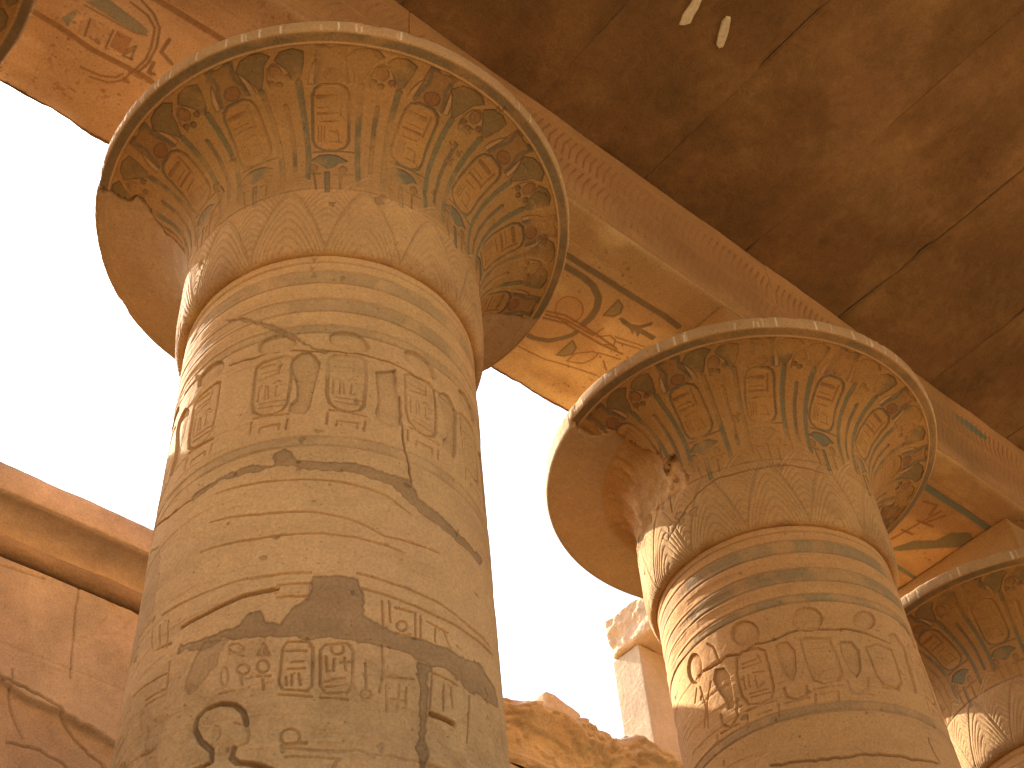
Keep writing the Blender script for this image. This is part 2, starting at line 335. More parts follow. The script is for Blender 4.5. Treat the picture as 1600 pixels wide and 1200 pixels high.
SHAFT_A = [
 ('crack',[(-70.57,6.531),(-61.67,6.51),(-53.65,6.512),(-44.49,6.492),(-36.59,6.468),(-28.76,6.473),(-21.25,6.471),(-13.4,6.471),(-4.96,6.456),(1.19,6.446),(11.73,6.413),(20.41,6.385)],.02),
 ('mort',[(-76.82,7.061),(-64.91,6.93),(-57.48,6.809),(-51.77,6.715),(-47.46,6.656),(-42.73,6.581),(-38.62,6.506),(-34.65,6.476),(-35.57,6.444),(-39.04,6.475),(-43.67,6.558),(-47.88,6.627),(-52.21,6.692),(-57.93,6.784),(-63.45,6.875)],.8),
 ('mort',[(-81.38,5.526),(-67.46,5.541),(-58.58,5.555),(-50.19,5.523),(-50.33,5.613),(-47.87,5.628),(-44.96,5.601),(-43.87,5.524),(-35.4,5.516),(-25.02,5.524),(-15.99,5.502),(-10.27,5.497),(-5.73,5.513),(-5.09,5.452),(-2.79,5.387),(9.3,5.321),(29.87,5.313),(26.74,5.231),(7.77,5.25),(-3.48,5.29),(-8.92,5.377),(-12.73,5.431),(-17.83,5.447),(-24.96,5.454),(-38.68,5.446),(-43.97,5.498),(-54.65,5.508),(-67.29,5.514),(-79.57,5.472)],1),
 ('crack',[(-114.41,5.732),(-92.06,5.523),(-80.47,5.5)],.02),
 ('crack',[(-9.68,6.184),(-8.69,5.9),(-7.06,5.681),(-5.73,5.513)],.02),
 ('groove',[(-68.82,5.424),(-47.11,5.392),(-26.62,5.367),(-15.11,5.333),(-6.6,5.246)],.012),
 ('groove',[(-70.69,5.23),(-53.19,5.155),(-36.34,5.133),(-24.69,5.09),(-15.21,5.022),(3.58,5.051)],.012),
 ('groove',[(-72.38,5.024),(-52.48,4.981),(-37.66,4.982),(-24.6,4.97),(-8.89,4.943)],.012),
 ('groove',[(-86.17,4.736),(-69.45,4.714),(-56.39,4.719),(-44.58,4.711),(-36.89,4.711)],.014),
 ('groove',[(-23.45,4.721),(-12.21,4.705),(2.61,4.693),(15,4.673),(29.65,4.691)],.014),
 ('groove',[(-22.57,4.627),(-12.27,4.609),(1.26,4.594),(14.69,4.612),(31.91,4.661)],.014),
 ('groove',[(-45.98,4.638),(-36.74,4.643),(-36.56,4.558),(-45.73,4.562)],.014),
 ('deep',[(-76.14,4.553),(-63.74,4.581),(-55.86,4.608),(-45.91,4.617)],.02),
 ('mort',[(-36.42,4.682),(-30.01,4.705),(-24.26,4.689),(-22.54,4.58),(-21.66,4.453),(-14.15,4.394),(-3.25,4.39),(13.8,4.433),(20.04,4.481),(31.82,4.432),(33.13,4.32),(15.53,4.234),(4.68,4.274),(-5.37,4.267),(-14.2,4.286),(-24.77,4.299),(-36.36,4.286),(-48.09,4.324),(-59.77,4.359),(-67.81,4.342),(-76.21,4.376),(-76.74,4.435),(-67.32,4.41),(-55.77,4.409),(-53.55,4.471),(-49.52,4.491),(-47.62,4.412),(-45.18,4.396),(-40.73,4.487),(-36.56,4.558)],1),
 ('mort',[(-59.77,4.359),(-67.19,4.391),(-71.42,4.178),(-69.69,4.08),(-67.01,4.094),(-62.44,4.217)],.5),
 ('mort',[(-5.87,4.246),(-1.36,4.26),(-2.96,3.957),(-4.29,3.599),(-6.02,3.589),(-4.99,3.944)],1),
 ('loop',[(-43.14,4.241),(-43.64,4.037),(-42.39,3.993),(-36.06,3.979),(-35.02,4.011),(-35.1,4.233),(-36.32,4.268),(-42.08,4.274)],.012),
 ('loop',[(-33.16,4.216),(-32.8,4.012),(-31.24,3.972),(-25.65,3.98),(-24.55,4.024),(-24.32,4.23),(-25.92,4.27),(-32.08,4.251)],.012),
 ('line',[(-42.3,4.218),(-36.96,4.216)],.011),
 ('line',[(-40.59,4.15),(-37.58,4.154)],.011),
 ('line',[(-41.86,4.067),(-41.57,4.02)],.011),
 ('line',[(-40.38,4.073),(-40.23,4.018)],.011),
 ('line',[(-38.52,4.08),(-37.99,4.016)],.011),
 ('line',[(-41.6,4.109),(-37.11,4.113)],.011),
 ('line',[(-31.58,4.182),(-31.07,4.097),(-29.95,4.102)],.011),
 ('line',[(-29.43,4.167),(-29.49,4.099)],.011),
 ('line',[(-26.61,4.181),(-26.31,4.108)],.011),
 ('line',[(-27.73,4.153),(-25.28,4.158)],.011),
 ('line',[(-31.73,4.043),(-26.49,4.06)],.011),
 ('line',[(-31.3,4.01),(-25.69,4.025)],.011),
 ('line',[(-58.39,4.259),(-54.1,4.229)],.011),
 ('line',[(-49.93,4.088),(-46.05,4.079)],.011),
 ('line',[(-48.06,4.105),(-47.71,4.011)],.011),
 ('line',[(-50.21,4.217),(-48.75,4.287),(-46.49,4.203),(-50.21,4.217)],.011),
 ('line',[(-48.45,4.272),(-48.24,4.215)],.011),
 ('line',[(-54.2,4.112),(-53.45,4.051)],.011),
 ('line',[(-60.09,4.034),(-55.56,4.027)],.011),
 ('line',[(-20.9,4.17),(-20.69,4.001)],.011),
 ('line',[(-16.29,4.294),(-15.92,4.121),(-17.15,4.006)],.011),
 ('line',[(-15.1,4.107),(-6.94,4.134)],.011),
 ('line',[(-0.64,4.231),(-2.2,3.963)],.011),
 ('line',[(-0.17,4.217),(9.05,4.221)],.011),
 ('line',[(13.99,4.201),(11.29,3.903)],.011),
 ('line',[(3.3,4.174),(2.63,4.015)],.011),
 ('line',[(6.02,4.18),(6.16,4.06)],.011),
 ('line',[(-16.23,4.569),(-15.85,4.404)],.011),
 ('line',[(-3.94,4.552),(-4.2,4.401)],.011),
 ('line',[(-14.06,4.58),(-13.69,4.451)],.011),
 ('line',[(-12.31,4.548),(-6.63,4.556)],.011),
 ('line',[(-11.55,4.39),(-5.64,4.391)],.011),
 ('line',[(-5.67,4.558),(-5.9,4.408)],.011),
 ('line',[(-1.79,4.531),(5.46,4.518)],.011),
 ('line',[(1.07,4.517),(0.83,4.422)],.011),
 ('line',[(4.3,4.508),(6.86,4.42)],.011),
 ('line',[(-91.02,4.696),(-88.81,4.54)],.011),
 ('line',[(-86.56,4.674),(-84.93,4.516)],.011),
 ('line',[(-82.56,4.659),(-81.27,4.478)],.011),
 ('line',[(-87.08,4.521),(-79.56,4.489)],.011),
 ('line',[(-96.78,4.342),(-79.43,4.3)],.011),
 ('line',[(-88.48,4.225),(-79,4.2)],.011),
 ('line',[(-87.67,4.187),(-78.63,4.163)],.011),
 ('line',[(-78.93,4.366),(-78.29,4.151)],.011),
 ('line',[(-15.12,4.056),(-15.01,3.907)],.011),
 ('line',[(-11.37,4.075),(-11.91,3.922)],.011),
 ('line',[(-9.23,4.069),(-9.53,3.951)],.011),
 ('line',[(-13.93,3.978),(-10.17,3.989)],.011),
 ('line',[(-43.42,3.967),(-34.88,3.946)],.011),
 ('line',[(-32.68,3.946),(-25.61,3.942)],.011),
 ('line',[(-89.43,4.158),(-88.25,4.045)],.011),
 ('line',[(-85.17,4.048),(-83.82,3.888)],.011),
 ('line',[(-85.95,3.876),(-81.26,3.873)],.011),
 ('loop',[(-54.39,4.274),(-54.53,4.263),(-55.04,4.255),(-55.83,4.254),(-56.73,4.258),(-57.59,4.268),(-58.22,4.281),(-58.49,4.295),(-58.35,4.306),(-57.82,4.313),(-57.02,4.314),(-56.1,4.31),(-55.26,4.3),(-54.65,4.288)],.011),
 ('loop',[(-51.93,4.138),(-52.05,4.125),(-52.5,4.116),(-53.18,4.113),(-53.98,4.116),(-54.73,4.126),(-55.28,4.139),(-55.53,4.153),(-55.42,4.166),(-54.96,4.175),(-54.26,4.177),(-53.46,4.174),(-52.71,4.165),(-52.17,4.152)],.011),
 ('loop',[(-46.64,4.137),(-46.73,4.121),(-47.12,4.109),(-47.71,4.104),(-48.41,4.106),(-49.06,4.115),(-49.55,4.13),(-49.77,4.147),(-49.68,4.163),(-49.29,4.174),(-48.69,4.18),(-47.99,4.177),(-47.33,4.168),(-46.85,4.154)],.011),
 ('loop',[(-57.81,4.119),(-57.79,4.094),(-57.99,4.075),(-58.37,4.066),(-58.86,4.069),(-59.37,4.082),(-59.79,4.105),(-60.05,4.131),(-60.08,4.156),(-59.89,4.175),(-59.49,4.184),(-58.99,4.182),(-58.48,4.168),(-58.06,4.145)],.011),
 ('loop',[(-26.9,4.232),(-27.05,4.218),(-27.51,4.207),(-28.18,4.199),(-28.93,4.198),(-29.61,4.203),(-30.09,4.214),(-30.28,4.227),(-30.13,4.241),(-29.68,4.252),(-29.01,4.259),(-28.25,4.261),(-27.56,4.256),(-27.08,4.246)],.011),
 ('loop',[(-37.35,3.723),(-37.55,3.704),(-38.18,3.69),(-39.13,3.682),(-40.21,3.684),(-41.21,3.693),(-41.94,3.709),(-42.24,3.729),(-42.05,3.747),(-41.41,3.762),(-40.45,3.769),(-39.36,3.767),(-38.35,3.758),(-37.64,3.742)],.011),
 ('loop',[(-8.53,4.454),(-8.71,4.439),(-9.17,4.426),(-9.84,4.415),(-10.56,4.411),(-11.19,4.413),(-11.63,4.422),(-11.78,4.434),(-11.61,4.449),(-11.15,4.462),(-10.5,4.472),(-9.77,4.477),(-9.12,4.475),(-8.67,4.467)],.011),
 ('loop',[(-19.28,3.986),(-19.42,3.976),(-19.81,3.966),(-20.37,3.96),(-20.98,3.958),(-21.54,3.961),(-21.93,3.968),(-22.07,3.977),(-21.94,3.988),(-21.56,3.997),(-21,4.003),(-20.38,4.005),(-19.81,4.002),(-19.42,3.996)],.011),
 ('deep',[(-65.56,3.639),(-63.11,3.647),(-59.96,3.66),(-60.7,3.73),(-64.27,3.797),(-66.45,3.874),(-66.23,3.933),(-63.52,3.97),(-59.35,3.977),(-55.18,3.95),(-52.6,3.9),(-51.54,3.832)],.024),
 ('line',[(-51.54,3.832),(-50.48,3.762),(-50.67,3.719),(-53.97,3.701)],.014),
 ('deep',[(-54.12,3.702),(-54.67,3.658),(-52.85,3.623),(-46.86,3.589),(-43.16,3.548)],.026),
 ('line',[(-54.67,3.845),(-53.05,3.83)],.01),
 ('line',[(-60.79,3.827),(-60.31,3.856),(-59,3.842),(-58.36,3.799),(-59.42,3.773)],.01),
 ('groove',[(-41.04,3.665),(-34.28,3.653),(-25.71,3.653),(-22.8,3.671),(-18.47,3.641)],.014),
 ('groove',[(-40.56,3.622),(-27.1,3.611)],.014),
 ('groove',[(-19.08,3.654),(-4.58,3.674),(1.86,3.676)],.014),
 ('groove',[(-41.71,3.651),(-42.01,3.679),(-40.41,3.692),(-35.78,3.691)],.014),
 ('groove',[(-29.16,3.55),(-27.82,3.611)],.014),
 ('groove',[(-17.56,3.698),(-16.02,3.727),(-16.41,3.679)],.014),
 ('deep',[(-1.43,3.968),(6.38,3.966)],.03),
 ('mort',[(-108.57,5.485),(-96.84,5.359),(-93.29,5.142),(-92.54,4.949),(-93.14,4.779),(-100.62,4.757),(-99.92,4.597),(-114.33,4.742),(-114.34,4.858),(-114.5,5.165)],.4)]
SHAFT_B = [
 ('disc',[(-65.87,6.449),(-67.03,6.405),(-69.17,6.38),(-71.89,6.378),(-74.7,6.402),(-77.04,6.446),(-78.43,6.501),(-78.52,6.554),(-77.3,6.596),(-75.02,6.618),(-72.19,6.617),(-69.38,6.594),(-67.15,6.554),(-65.91,6.502)]),
 ('disc',[(-37.99,6.473),(-39.33,6.423),(-41.68,6.385),(-44.55,6.368),(-47.39,6.375),(-49.65,6.405),(-50.93,6.451),(-50.96,6.502),(-49.73,6.549),(-47.45,6.584),(-44.57,6.599),(-41.64,6.594),(-39.28,6.567),(-37.97,6.525)]),
 ('disc',[(-12.02,6.527),(-13.54,6.478),(-15.96,6.433),(-18.71,6.404),(-21.26,6.394),(-23.18,6.406),(-24.15,6.435),(-24.01,6.476),(-22.79,6.52),(-20.65,6.56),(-17.96,6.589),(-15.2,6.602),(-12.97,6.595),(-11.81,6.569)]),
 ('disc',[(-97,6.416),(-98.24,6.367),(-100.17,6.339),(-102.49,6.339),(-104.78,6.366),(-106.56,6.416),(-107.38,6.477),(-107,6.537),(-105.51,6.583),(-103.3,6.607),(-100.89,6.607),(-98.76,6.581),(-97.27,6.534),(-96.66,6.476)]),
 ('cart',[(-78.53,6.312),(-79.96,6.179),(-79.82,5.987),(-77.54,5.892),(-72.27,5.854),(-67.36,5.872),(-65.48,5.953),(-65.34,6.094),(-65.47,6.281),(-68.24,6.328),(-75.45,6.351)]),
 ('cart',[(-49.88,6.298),(-50.03,6.079),(-48.97,5.934),(-45.23,5.889),(-39.13,5.913),(-36.81,5.974),(-36.81,6.134),(-37.67,6.289),(-47.08,6.314)]),
 ('cart',[(-22.03,6.227),(-21.19,5.98),(-19.15,5.905),(-12.4,5.89),(-8.57,5.973),(-7.42,6.271),(-15.83,6.283)]),
 ('line',[(-76.69,6.247),(-70.08,6.241)],.012),
 ('line',[(-77.13,6.21),(-68.22,6.194),(-68.98,6.265)],.012),
 ('line',[(-77.13,6.137),(-77.57,6.03)],.012),
 ('line',[(-75.03,6.135),(-75.48,6.028)],.012),
 ('line',[(-72.97,6.134),(-67.64,6.11)],.012),
 ('line',[(-72.19,6.096),(-72.29,5.986),(-68.68,6.022)],.012),
 ('line',[(-76.55,5.974),(-67.93,5.954)],.012),
 ('line',[(-76.13,5.939),(-67.56,5.92)],.012),
 ('line',[(-45.43,6.268),(-39.5,6.266)],.012),
 ('line',[(-45.42,6.211),(-39.41,6.217)],.012),
 ('line',[(-46,5.996),(-39.08,6.023)],.012),
 ('line',[(-19.16,6.196),(-15.41,6.208)],.012),
 ('line',[(-18.22,6.151),(-14.52,6.158)],.012),
 ('loop',[(-44.36,6),(-44.72,5.986),(-45.34,5.975),(-46.1,5.97),(-46.84,5.972),(-47.43,5.98),(-47.75,5.993),(-47.73,6.008),(-47.37,6.023),(-46.76,6.033),(-46,6.038),(-45.24,6.036),(-44.65,6.028),(-44.33,6.015)],.012),
 ('cobra',[(-90.08,6.33),(-92.16,6.254),(-90.48,6.139),(-88.07,6.035),(-87.84,5.939),(-84.6,5.93),(-83.52,6.053),(-83.4,6.212),(-85.24,6.295)]),
 ('cobra',[(-60.84,6.292),(-60.86,6.162),(-58.97,6.008),(-57.15,5.964),(-54.81,6.035),(-53.06,6.22),(-55.3,6.312),(-58.24,6.318)]),
 ('cobra',[(-33.45,6.264),(-34.32,6.15),(-32.84,5.99),(-30.99,5.936),(-27.92,6.011),(-25.88,6.192),(-27.88,6.27)]),
 ('groove',[(-91.98,5.934),(-91.7,5.839),(-88.41,5.783),(-83.33,5.849),(-83.45,5.911)],.022),
 ('groove',[(-61.46,5.912),(-61.09,5.833),(-57.87,5.797),(-53.74,5.812),(-52.38,5.891)],.022),
 ('groove',[(-35.45,5.903),(-35.34,5.818),(-32.41,5.791),(-27.5,5.84),(-25.55,5.937)],.022),
 ('line',[(-93.94,5.793),(-83.79,5.776)],.014),
 ('line',[(-62.33,5.791),(-52.56,5.792)],.014),
 ('line',[(-34.94,5.795),(-25.5,5.794)],.014),
 ('line',[(-79.41,5.844),(-65.91,5.835)],.014),
 ('line',[(-50.01,5.852),(-37.96,5.866)],.014),
 ('line',[(-20.13,5.873),(-11.72,5.877)],.014),
 ('line',[(-79.37,5.813),(-79.78,5.71)],.014),
 ('line',[(-65.24,5.797),(-66.08,5.696)],.014),
 ('line',[(-74.83,5.775),(-68.55,5.773)],.014),
 ('line',[(-49.8,5.813),(-50.73,5.739)],.014),
 ('line',[(-47.75,5.806),(-40.49,5.814),(-41.07,5.746)],.014),
 ('crack',[(-100.71,6.401),(-89.51,6.357),(-83.29,6.375),(-76.41,6.343),(-69.41,6.367),(-60.11,6.354),(-50.58,6.391),(-38.7,6.381),(-26.16,6.381),(-18.73,6.371),(-5.35,6.318)],.022),
 ('crack',[(-74.64,5.339),(-66.64,5.319),(-56.59,5.279),(-46.47,5.272),(-39.57,5.277),(-25.16,5.283),(-14.97,5.274),(-3.06,5.304)],.025),
 ('crack',[(-3.82,5.504),(-3.96,5.393),(-1.57,5.321)],.02),
 ('groove',[(-91.37,6.587),(-88.36,6.528),(-87.14,6.381)],.014),
 ('line',[(-93.61,6.254),(-98.02,6.11),(-100.36,5.916)],.014),
 ('line',[(-100.52,6.284),(-99.17,6.075),(-103.19,5.948)],.014),
 ('line',[(-96.07,5.8),(-96.14,5.717)],.014),
 ('line',[(-103.06,6.297),(-106.15,6.204)],.014)]
SOFFIT_AB = [
 ('pline',[(-4.995,5.742),(-4.994,5.803),(-4.991,6.07),(-4.985,6.382),(-4.977,6.7),(-4.969,6.936),(-4.982,7.152)],.06,BLUEGREY),
 ('pline',[(-5.102,5.755),(-5.094,5.861),(-5.091,6.035),(-5.11,6.178),(-5.181,6.314),(-5.28,6.382),(-5.386,6.41),(-5.498,6.415)],.065,BLUEGREY),
 ('pline',[(-5.614,6.423),(-5.671,6.41),(-5.745,6.368),(-5.848,6.287),(-5.911,6.15),(-5.917,6.05)],.05,BLUEGREY),
 ('ploop',[(-5.372,6.294),(-5.416,6.324),(-5.465,6.337),(-5.511,6.332),(-5.551,6.311),(-5.578,6.274),(-5.59,6.228),(-5.585,6.177),(-5.564,6.128),(-5.529,6.087),(-5.485,6.058),(-5.437,6.046),(-5.391,6.051),(-5.352,6.072),(-5.325,6.108),(-5.313,6.153),(-5.317,6.204),(-5.338,6.253)],.012,RED),
 ('pfill',[(-5.374,6.292),(-5.417,6.32),(-5.464,6.333),(-5.51,6.329),(-5.548,6.308),(-5.575,6.272),(-5.587,6.227),(-5.582,6.177),(-5.561,6.13),(-5.527,6.089),(-5.484,6.062),(-5.437,6.049),(-5.392,6.054),(-5.354,6.075),(-5.328,6.11),(-5.316,6.154),(-5.321,6.203),(-5.341,6.251)],OCHRE,.3),
 ('pfill',[(-5.307,6.488),(-5.084,6.475),(-5.119,6.562),(-5.193,6.599),(-5.261,6.576)],GREEN,.55),
 ('ploop',[(-5.307,6.488),(-5.084,6.475),(-5.119,6.562),(-5.193,6.599),(-5.261,6.576)],.014,DARK),
 ('pfill',[(-5.938,6.463),(-5.709,6.465),(-5.75,6.55),(-5.835,6.578),(-5.905,6.532)],GREEN,.55),
 ('ploop',[(-5.938,6.463),(-5.709,6.465),(-5.75,6.55),(-5.835,6.578),(-5.905,6.532)],.014,DARK),
 ('pfill',[(-5.25,6.631),(-5.22,6.647),(-5.223,6.781),(-5.189,6.849),(-5.083,6.914),(-5.121,6.939),(-5.207,6.888),(-5.199,7.071),(-5.253,7.078),(-5.262,6.919),(-5.315,6.936),(-5.264,6.854),(-5.324,6.878),(-5.283,6.805),(-5.276,6.699)],BLUEGREY,.85),
 ('ploop',[(-5.934,6.59),(-5.808,6.597),(-5.694,6.713),(-5.688,6.774),(-5.766,6.779),(-5.865,6.737),(-5.906,6.664)],.014,BROWN),
 ('pline',[(-5.596,6.024),(-5.523,6.213),(-5.514,6.419),(-5.522,6.643),(-5.536,6.877)],.022,BROWN),
 ('pline',[(-5.67,6.068),(-5.592,6.274),(-5.588,6.486),(-5.584,6.701),(-5.551,6.958)],.022,BROWN),
 ('pline',[(-5.625,6.06),(-5.561,6.247),(-5.549,6.451),(-5.545,6.577)],.022,BROWN),
 ('pline',[(-5.676,6.763),(-5.611,6.992)],.013,BROWN),
 ('pline',[(-5.541,6.617),(-5.451,6.709),(-5.463,6.791),(-5.525,6.822),(-5.563,6.747)],.013,BROWN),
 ('pline',[(-5.722,6.873),(-5.793,6.978)],.013,BROWN),
 ('pline',[(-5.434,6.76),(-5.36,7.069)],.013,BROWN),
 ('pline',[(-5.545,6.577),(-5.425,6.598)],.013,BROWN),
 ('pline',[(-5.471,6.816),(-5.403,7.065)],.013,BROWN),
 ('pline',[(-6.077,5.976),(-6.073,6.12),(-6.044,6.415),(-5.971,6.656),(-5.899,6.946)],.012,BROWN)]
SOFFIT_DA = [
 ('pline',[(-5.749,0.91),(-5.744,1.224),(-5.76,1.493),(-5.736,1.712),(-5.718,1.905),(-5.729,1.997)],.045,BROWN),
 ('pline',[(-5.228,1.52),(-5.247,1.679),(-5.308,1.778),(-5.468,1.839),(-5.58,1.858),(-5.706,1.838)],.018,DARK),
 ('pline',[(-5.165,1.574),(-5.204,1.703),(-5.286,1.806),(-5.443,1.87),(-5.603,1.888),(-5.705,1.867)],.018,DARK),
 ('pline',[(-5.734,1.829),(-5.851,1.812),(-5.943,1.729),(-5.98,1.598)],.015,BROWN),
 ('pline',[(-5.799,1.782),(-5.866,1.752),(-5.924,1.651),(-5.947,1.497)],.015,BROWN),
 ('pfill',[(-5.439,1.251),(-5.306,1.37),(-5.318,1.507),(-5.331,1.645),(-5.352,1.749),(-5.396,1.75),(-5.43,1.67),(-5.434,1.54),(-5.435,1.41)],TEAL,.8),
 ('pline',[(-5.467,1.267),(-5.452,1.452),(-5.436,1.673),(-5.396,1.758)],.014,BROWN),
 ('pfill',[(-5.598,1.306),(-5.521,1.377),(-5.566,1.451),(-5.682,1.434),(-5.716,1.338)],RED,.35),
 ('pfill',[(-5.65,1.58),(-5.5,1.561),(-5.485,1.685),(-5.651,1.714)],RED,.75),
 ('pfill',[(-5.659,1.437),(-5.543,1.454),(-5.516,1.554),(-5.652,1.565)],RED,.3),
 ('pfill',[(-5.665,1.182),(-5.524,1.234),(-5.584,1.259),(-5.706,1.252)],TEAL,.7),
 ('pline',[(-5.531,1.737),(-5.601,1.702)],.015,DARK),
 ('pline',[(-5.569,1.742),(-5.639,1.707)],.015,DARK),
 ('pline',[(-5.524,1.741),(-5.652,1.765)],.015,DARK),
 ('pline',[(-5.66,1.702),(-5.643,1.777)],.015,DARK),
 ('pline',[(-5.517,1.538),(-5.683,1.566)],.015,DARK),
 ('pline',[(-5.539,1.355),(-5.694,1.392)],.015,DARK),
 ('pline',[(-5.323,1.912),(-5.452,1.918),(-5.493,2.036)],.028,DARK),
 ('pline',[(-5.57,1.92),(-5.669,1.935),(-5.656,1.974)],.028,DARK),
 ('pline',[(-5.106,1.547),(-5.09,1.669),(-5.083,1.882),(-5.077,2.098),(-5.075,2.287)],.05,BROWN),
 ('pline',[(-6.542,1.025),(-6.488,1.192),(-6.471,1.497),(-6.447,1.788),(-6.453,2.016)],.01,BROWN)]
SOFFIT_BC = [
 ('pline',[(-4.959,10.762),(-4.96,10.921),(-4.953,11.506),(-4.961,12.134)],.08,TEAL),
 ('pfill',[(-5.844,11.324),(-5.587,11.442),(-5.442,11.643),(-5.257,11.682),(-5.126,11.845),(-5.182,12.003),(-5.347,11.968),(-5.573,11.699),(-5.826,11.411)],GREEN,.8),
 ('pline',[(-5.732,11.216),(-5.106,11.295)],.03,RED),
 ('pline',[(-5.118,11.014),(-5.07,11.179),(-5.215,11.245)],.03,RED),
 ('pline',[(-5.355,11.205),(-5.316,11.428)],.03,RED),
 ('pline',[(-5.554,11.185),(-5.532,11.346)],.03,RED),
 ('pline',[(-5.346,11.302),(-5.123,11.398)],.03,RED),
 ('pline',[(-5.973,11.483),(-5.983,11.605),(-5.996,11.954)],.05,TEAL)]
BELL_A = [
 ('mort',[(-16.7,0.682),(-16.39,0.652),(-17.49,0.636),(-19.08,0.625),(-19.43,0.64),(-19.89,0.68),(-18.9,0.718),(-17.67,0.75),(-16.62,0.721)],.9),
 ('mort',[(3.69,1.662),(3.69,1.632),(3.56,1.62),(2.59,1.614),(2.15,1.626),(1.98,1.642),(1.79,1.657),(2.15,1.665),(2.83,1.657)],.9),
 ('mort',[(6,1.653),(6.26,1.646),(5.99,1.633),(5.65,1.617),(4.76,1.619),(4.49,1.631),(4.61,1.657),(5.06,1.66),(5.49,1.659)],.9),
 ('mort',[(5.16,1.502),(5,1.488),(4.83,1.469),(3.84,1.466),(3.7,1.47),(2.97,1.478),(3.12,1.495),(3.44,1.509),(4.57,1.503)],.9),
 ('mort',[(8.01,1.482),(8.08,1.469),(8.1,1.455),(7.52,1.453),(7.15,1.457),(6.65,1.466),(6.67,1.479),(6.87,1.491),(7.55,1.484)],.9),
 ('mort',[(7.01,1.395),(7.2,1.384),(6.96,1.365),(6.28,1.359),(5.59,1.365),(5.14,1.373),(5.45,1.394),(5.84,1.398),(6.46,1.398)],.9),
 ('mort',[(9.16,1.939),(8.94,1.919),(8.98,1.9),(8.72,1.884),(7.94,1.889),(7.49,1.9),(7.59,1.921),(7.95,1.932),(8.56,1.937)],.9),
 ('mort',[(-82.51,1.162),(-82.24,1.132),(-83.4,1.145),(-84.32,1.164),(-84.46,1.186),(-84.17,1.202),(-83.51,1.195),(-82.65,1.198),(-82.01,1.176)],.9),
 ('mort',[(-3.16,1.199),(-2.97,1.195),(-3.36,1.174),(-3.95,1.178),(-4.19,1.182),(-4.28,1.189),(-4.19,1.203),(-3.8,1.209),(-3.14,1.213)],.9),
 ('mort',[(-34.68,0.543),(-34.75,0.525),(-35.15,0.521),(-35.54,0.526),(-35.73,0.532),(-35.96,0.548),(-35.58,0.564),(-35.25,0.558),(-34.97,0.552)],.9),
 ('mort',[(4.97,1.753),(5.22,1.74),(4.83,1.732),(4.41,1.726),(3.96,1.726),(3.78,1.736),(3.65,1.75),(3.87,1.759),(4.47,1.76)],.9),
 ('crack',[(-81.26,1.142),(-80.28,1.077),(-88,0.932),(-92.45,0.797)],.012)]
BELL_B = [
 ('mort',[(-86.18,0.43),(-86.58,0.395),(-88.45,0.379),(-89.79,0.45),(-90.63,0.479),(-90.61,0.505),(-88.49,0.534),(-87.11,0.485),(-85.37,0.448)],.9),
 ('mort',[(-92.48,0.395),(-92.74,0.363),(-93.96,0.376),(-96.53,0.394),(-95.95,0.422),(-95.5,0.451),(-95.01,0.476),(-92.86,0.467),(-91.5,0.426)],.9),
 ('mort',[(-96.21,0.355),(-97.46,0.339),(-98.58,0.366),(-99.93,0.387),(-101.21,0.418),(-99.95,0.42),(-99.48,0.441),(-98.25,0.415),(-97.23,0.4)],.9),
 ('mort',[(-79.19,0.398),(-79.41,0.368),(-80.48,0.388),(-81.45,0.393),(-83.01,0.432),(-82.13,0.445),(-80.93,0.473),(-79.7,0.465),(-79.13,0.436)],.9),
 ('mort',[(-36.75,0.65),(-37.36,0.635),(-37.86,0.618),(-38.49,0.618),(-39.07,0.645),(-38.18,0.658),(-38.11,0.676),(-37.11,0.677),(-36.38,0.666)],.9),
 ('mort',[(-51.37,1.217),(-50.96,1.198),(-52.25,1.181),(-52.85,1.198),(-54.13,1.218),(-53.08,1.23),(-52.43,1.241),(-51.57,1.251),(-50.57,1.227)],.9),
 ('crack',[(-97.11,0.34),(-89.69,0.427),(-77.1,0.594),(-67.01,0.65),(-52.51,0.64),(-37.5,0.665),(-17.4,0.617)],.018),
 ('crack',[(-88.56,1.248),(-91.83,0.941),(-92.21,0.574)],.016)]
WALL = [
 ('crack',[(3.93,8.826),(3.951,8.341),(4.023,7.66)],.016),
 ('crack',[(3.161,7.497),(3.406,7.435),(3.77,7.388),(3.989,7.344),(4.181,7.126),(4.548,6.942),(4.781,6.836)],.03),
 ('crack',[(3.612,6.879),(3.864,6.911),(4.172,6.838),(4.433,6.715)],.025),
 ('crack',[(3.501,7.542),(3.571,7.209),(3.739,6.958)],.015),
 ('crack',[(2.927,8.516),(3.597,8.585)],.01)]
SCARS = [
 ([(-3.114,5.598),(-3.03,5.563),(-2.93,5.551),(-2.838,5.531),(-2.79,5.571),(-2.908,5.618),(-2.977,5.631),(-3.048,5.662),(-3.097,5.629)]),
 ([(-3.048,6.008),(-2.966,5.948),(-2.87,5.898),(-2.813,5.889),(-2.805,5.93),(-2.877,5.98),(-2.953,6.026),(-3.029,6.063),(-3.06,6.045)])]
# ---------------------------------------------------------------- setting
def ground():
    n = 121
    g = np.sign(np.linspace(-1, 1, n))*np.abs(np.linspace(-1, 1, n))**3*900
    X, Y = np.meshgrid(g, g); P = np.stack([X, Y, 0.05*(fbm(X*0.2, Y*0.2, octv=3)-0.5)], -1)
    me = grid_mesh('ground', P)
    tag(link('ground', me, M_SAND), 'dry sandy floor under the columns', 'ground', kind='structure')
ground()

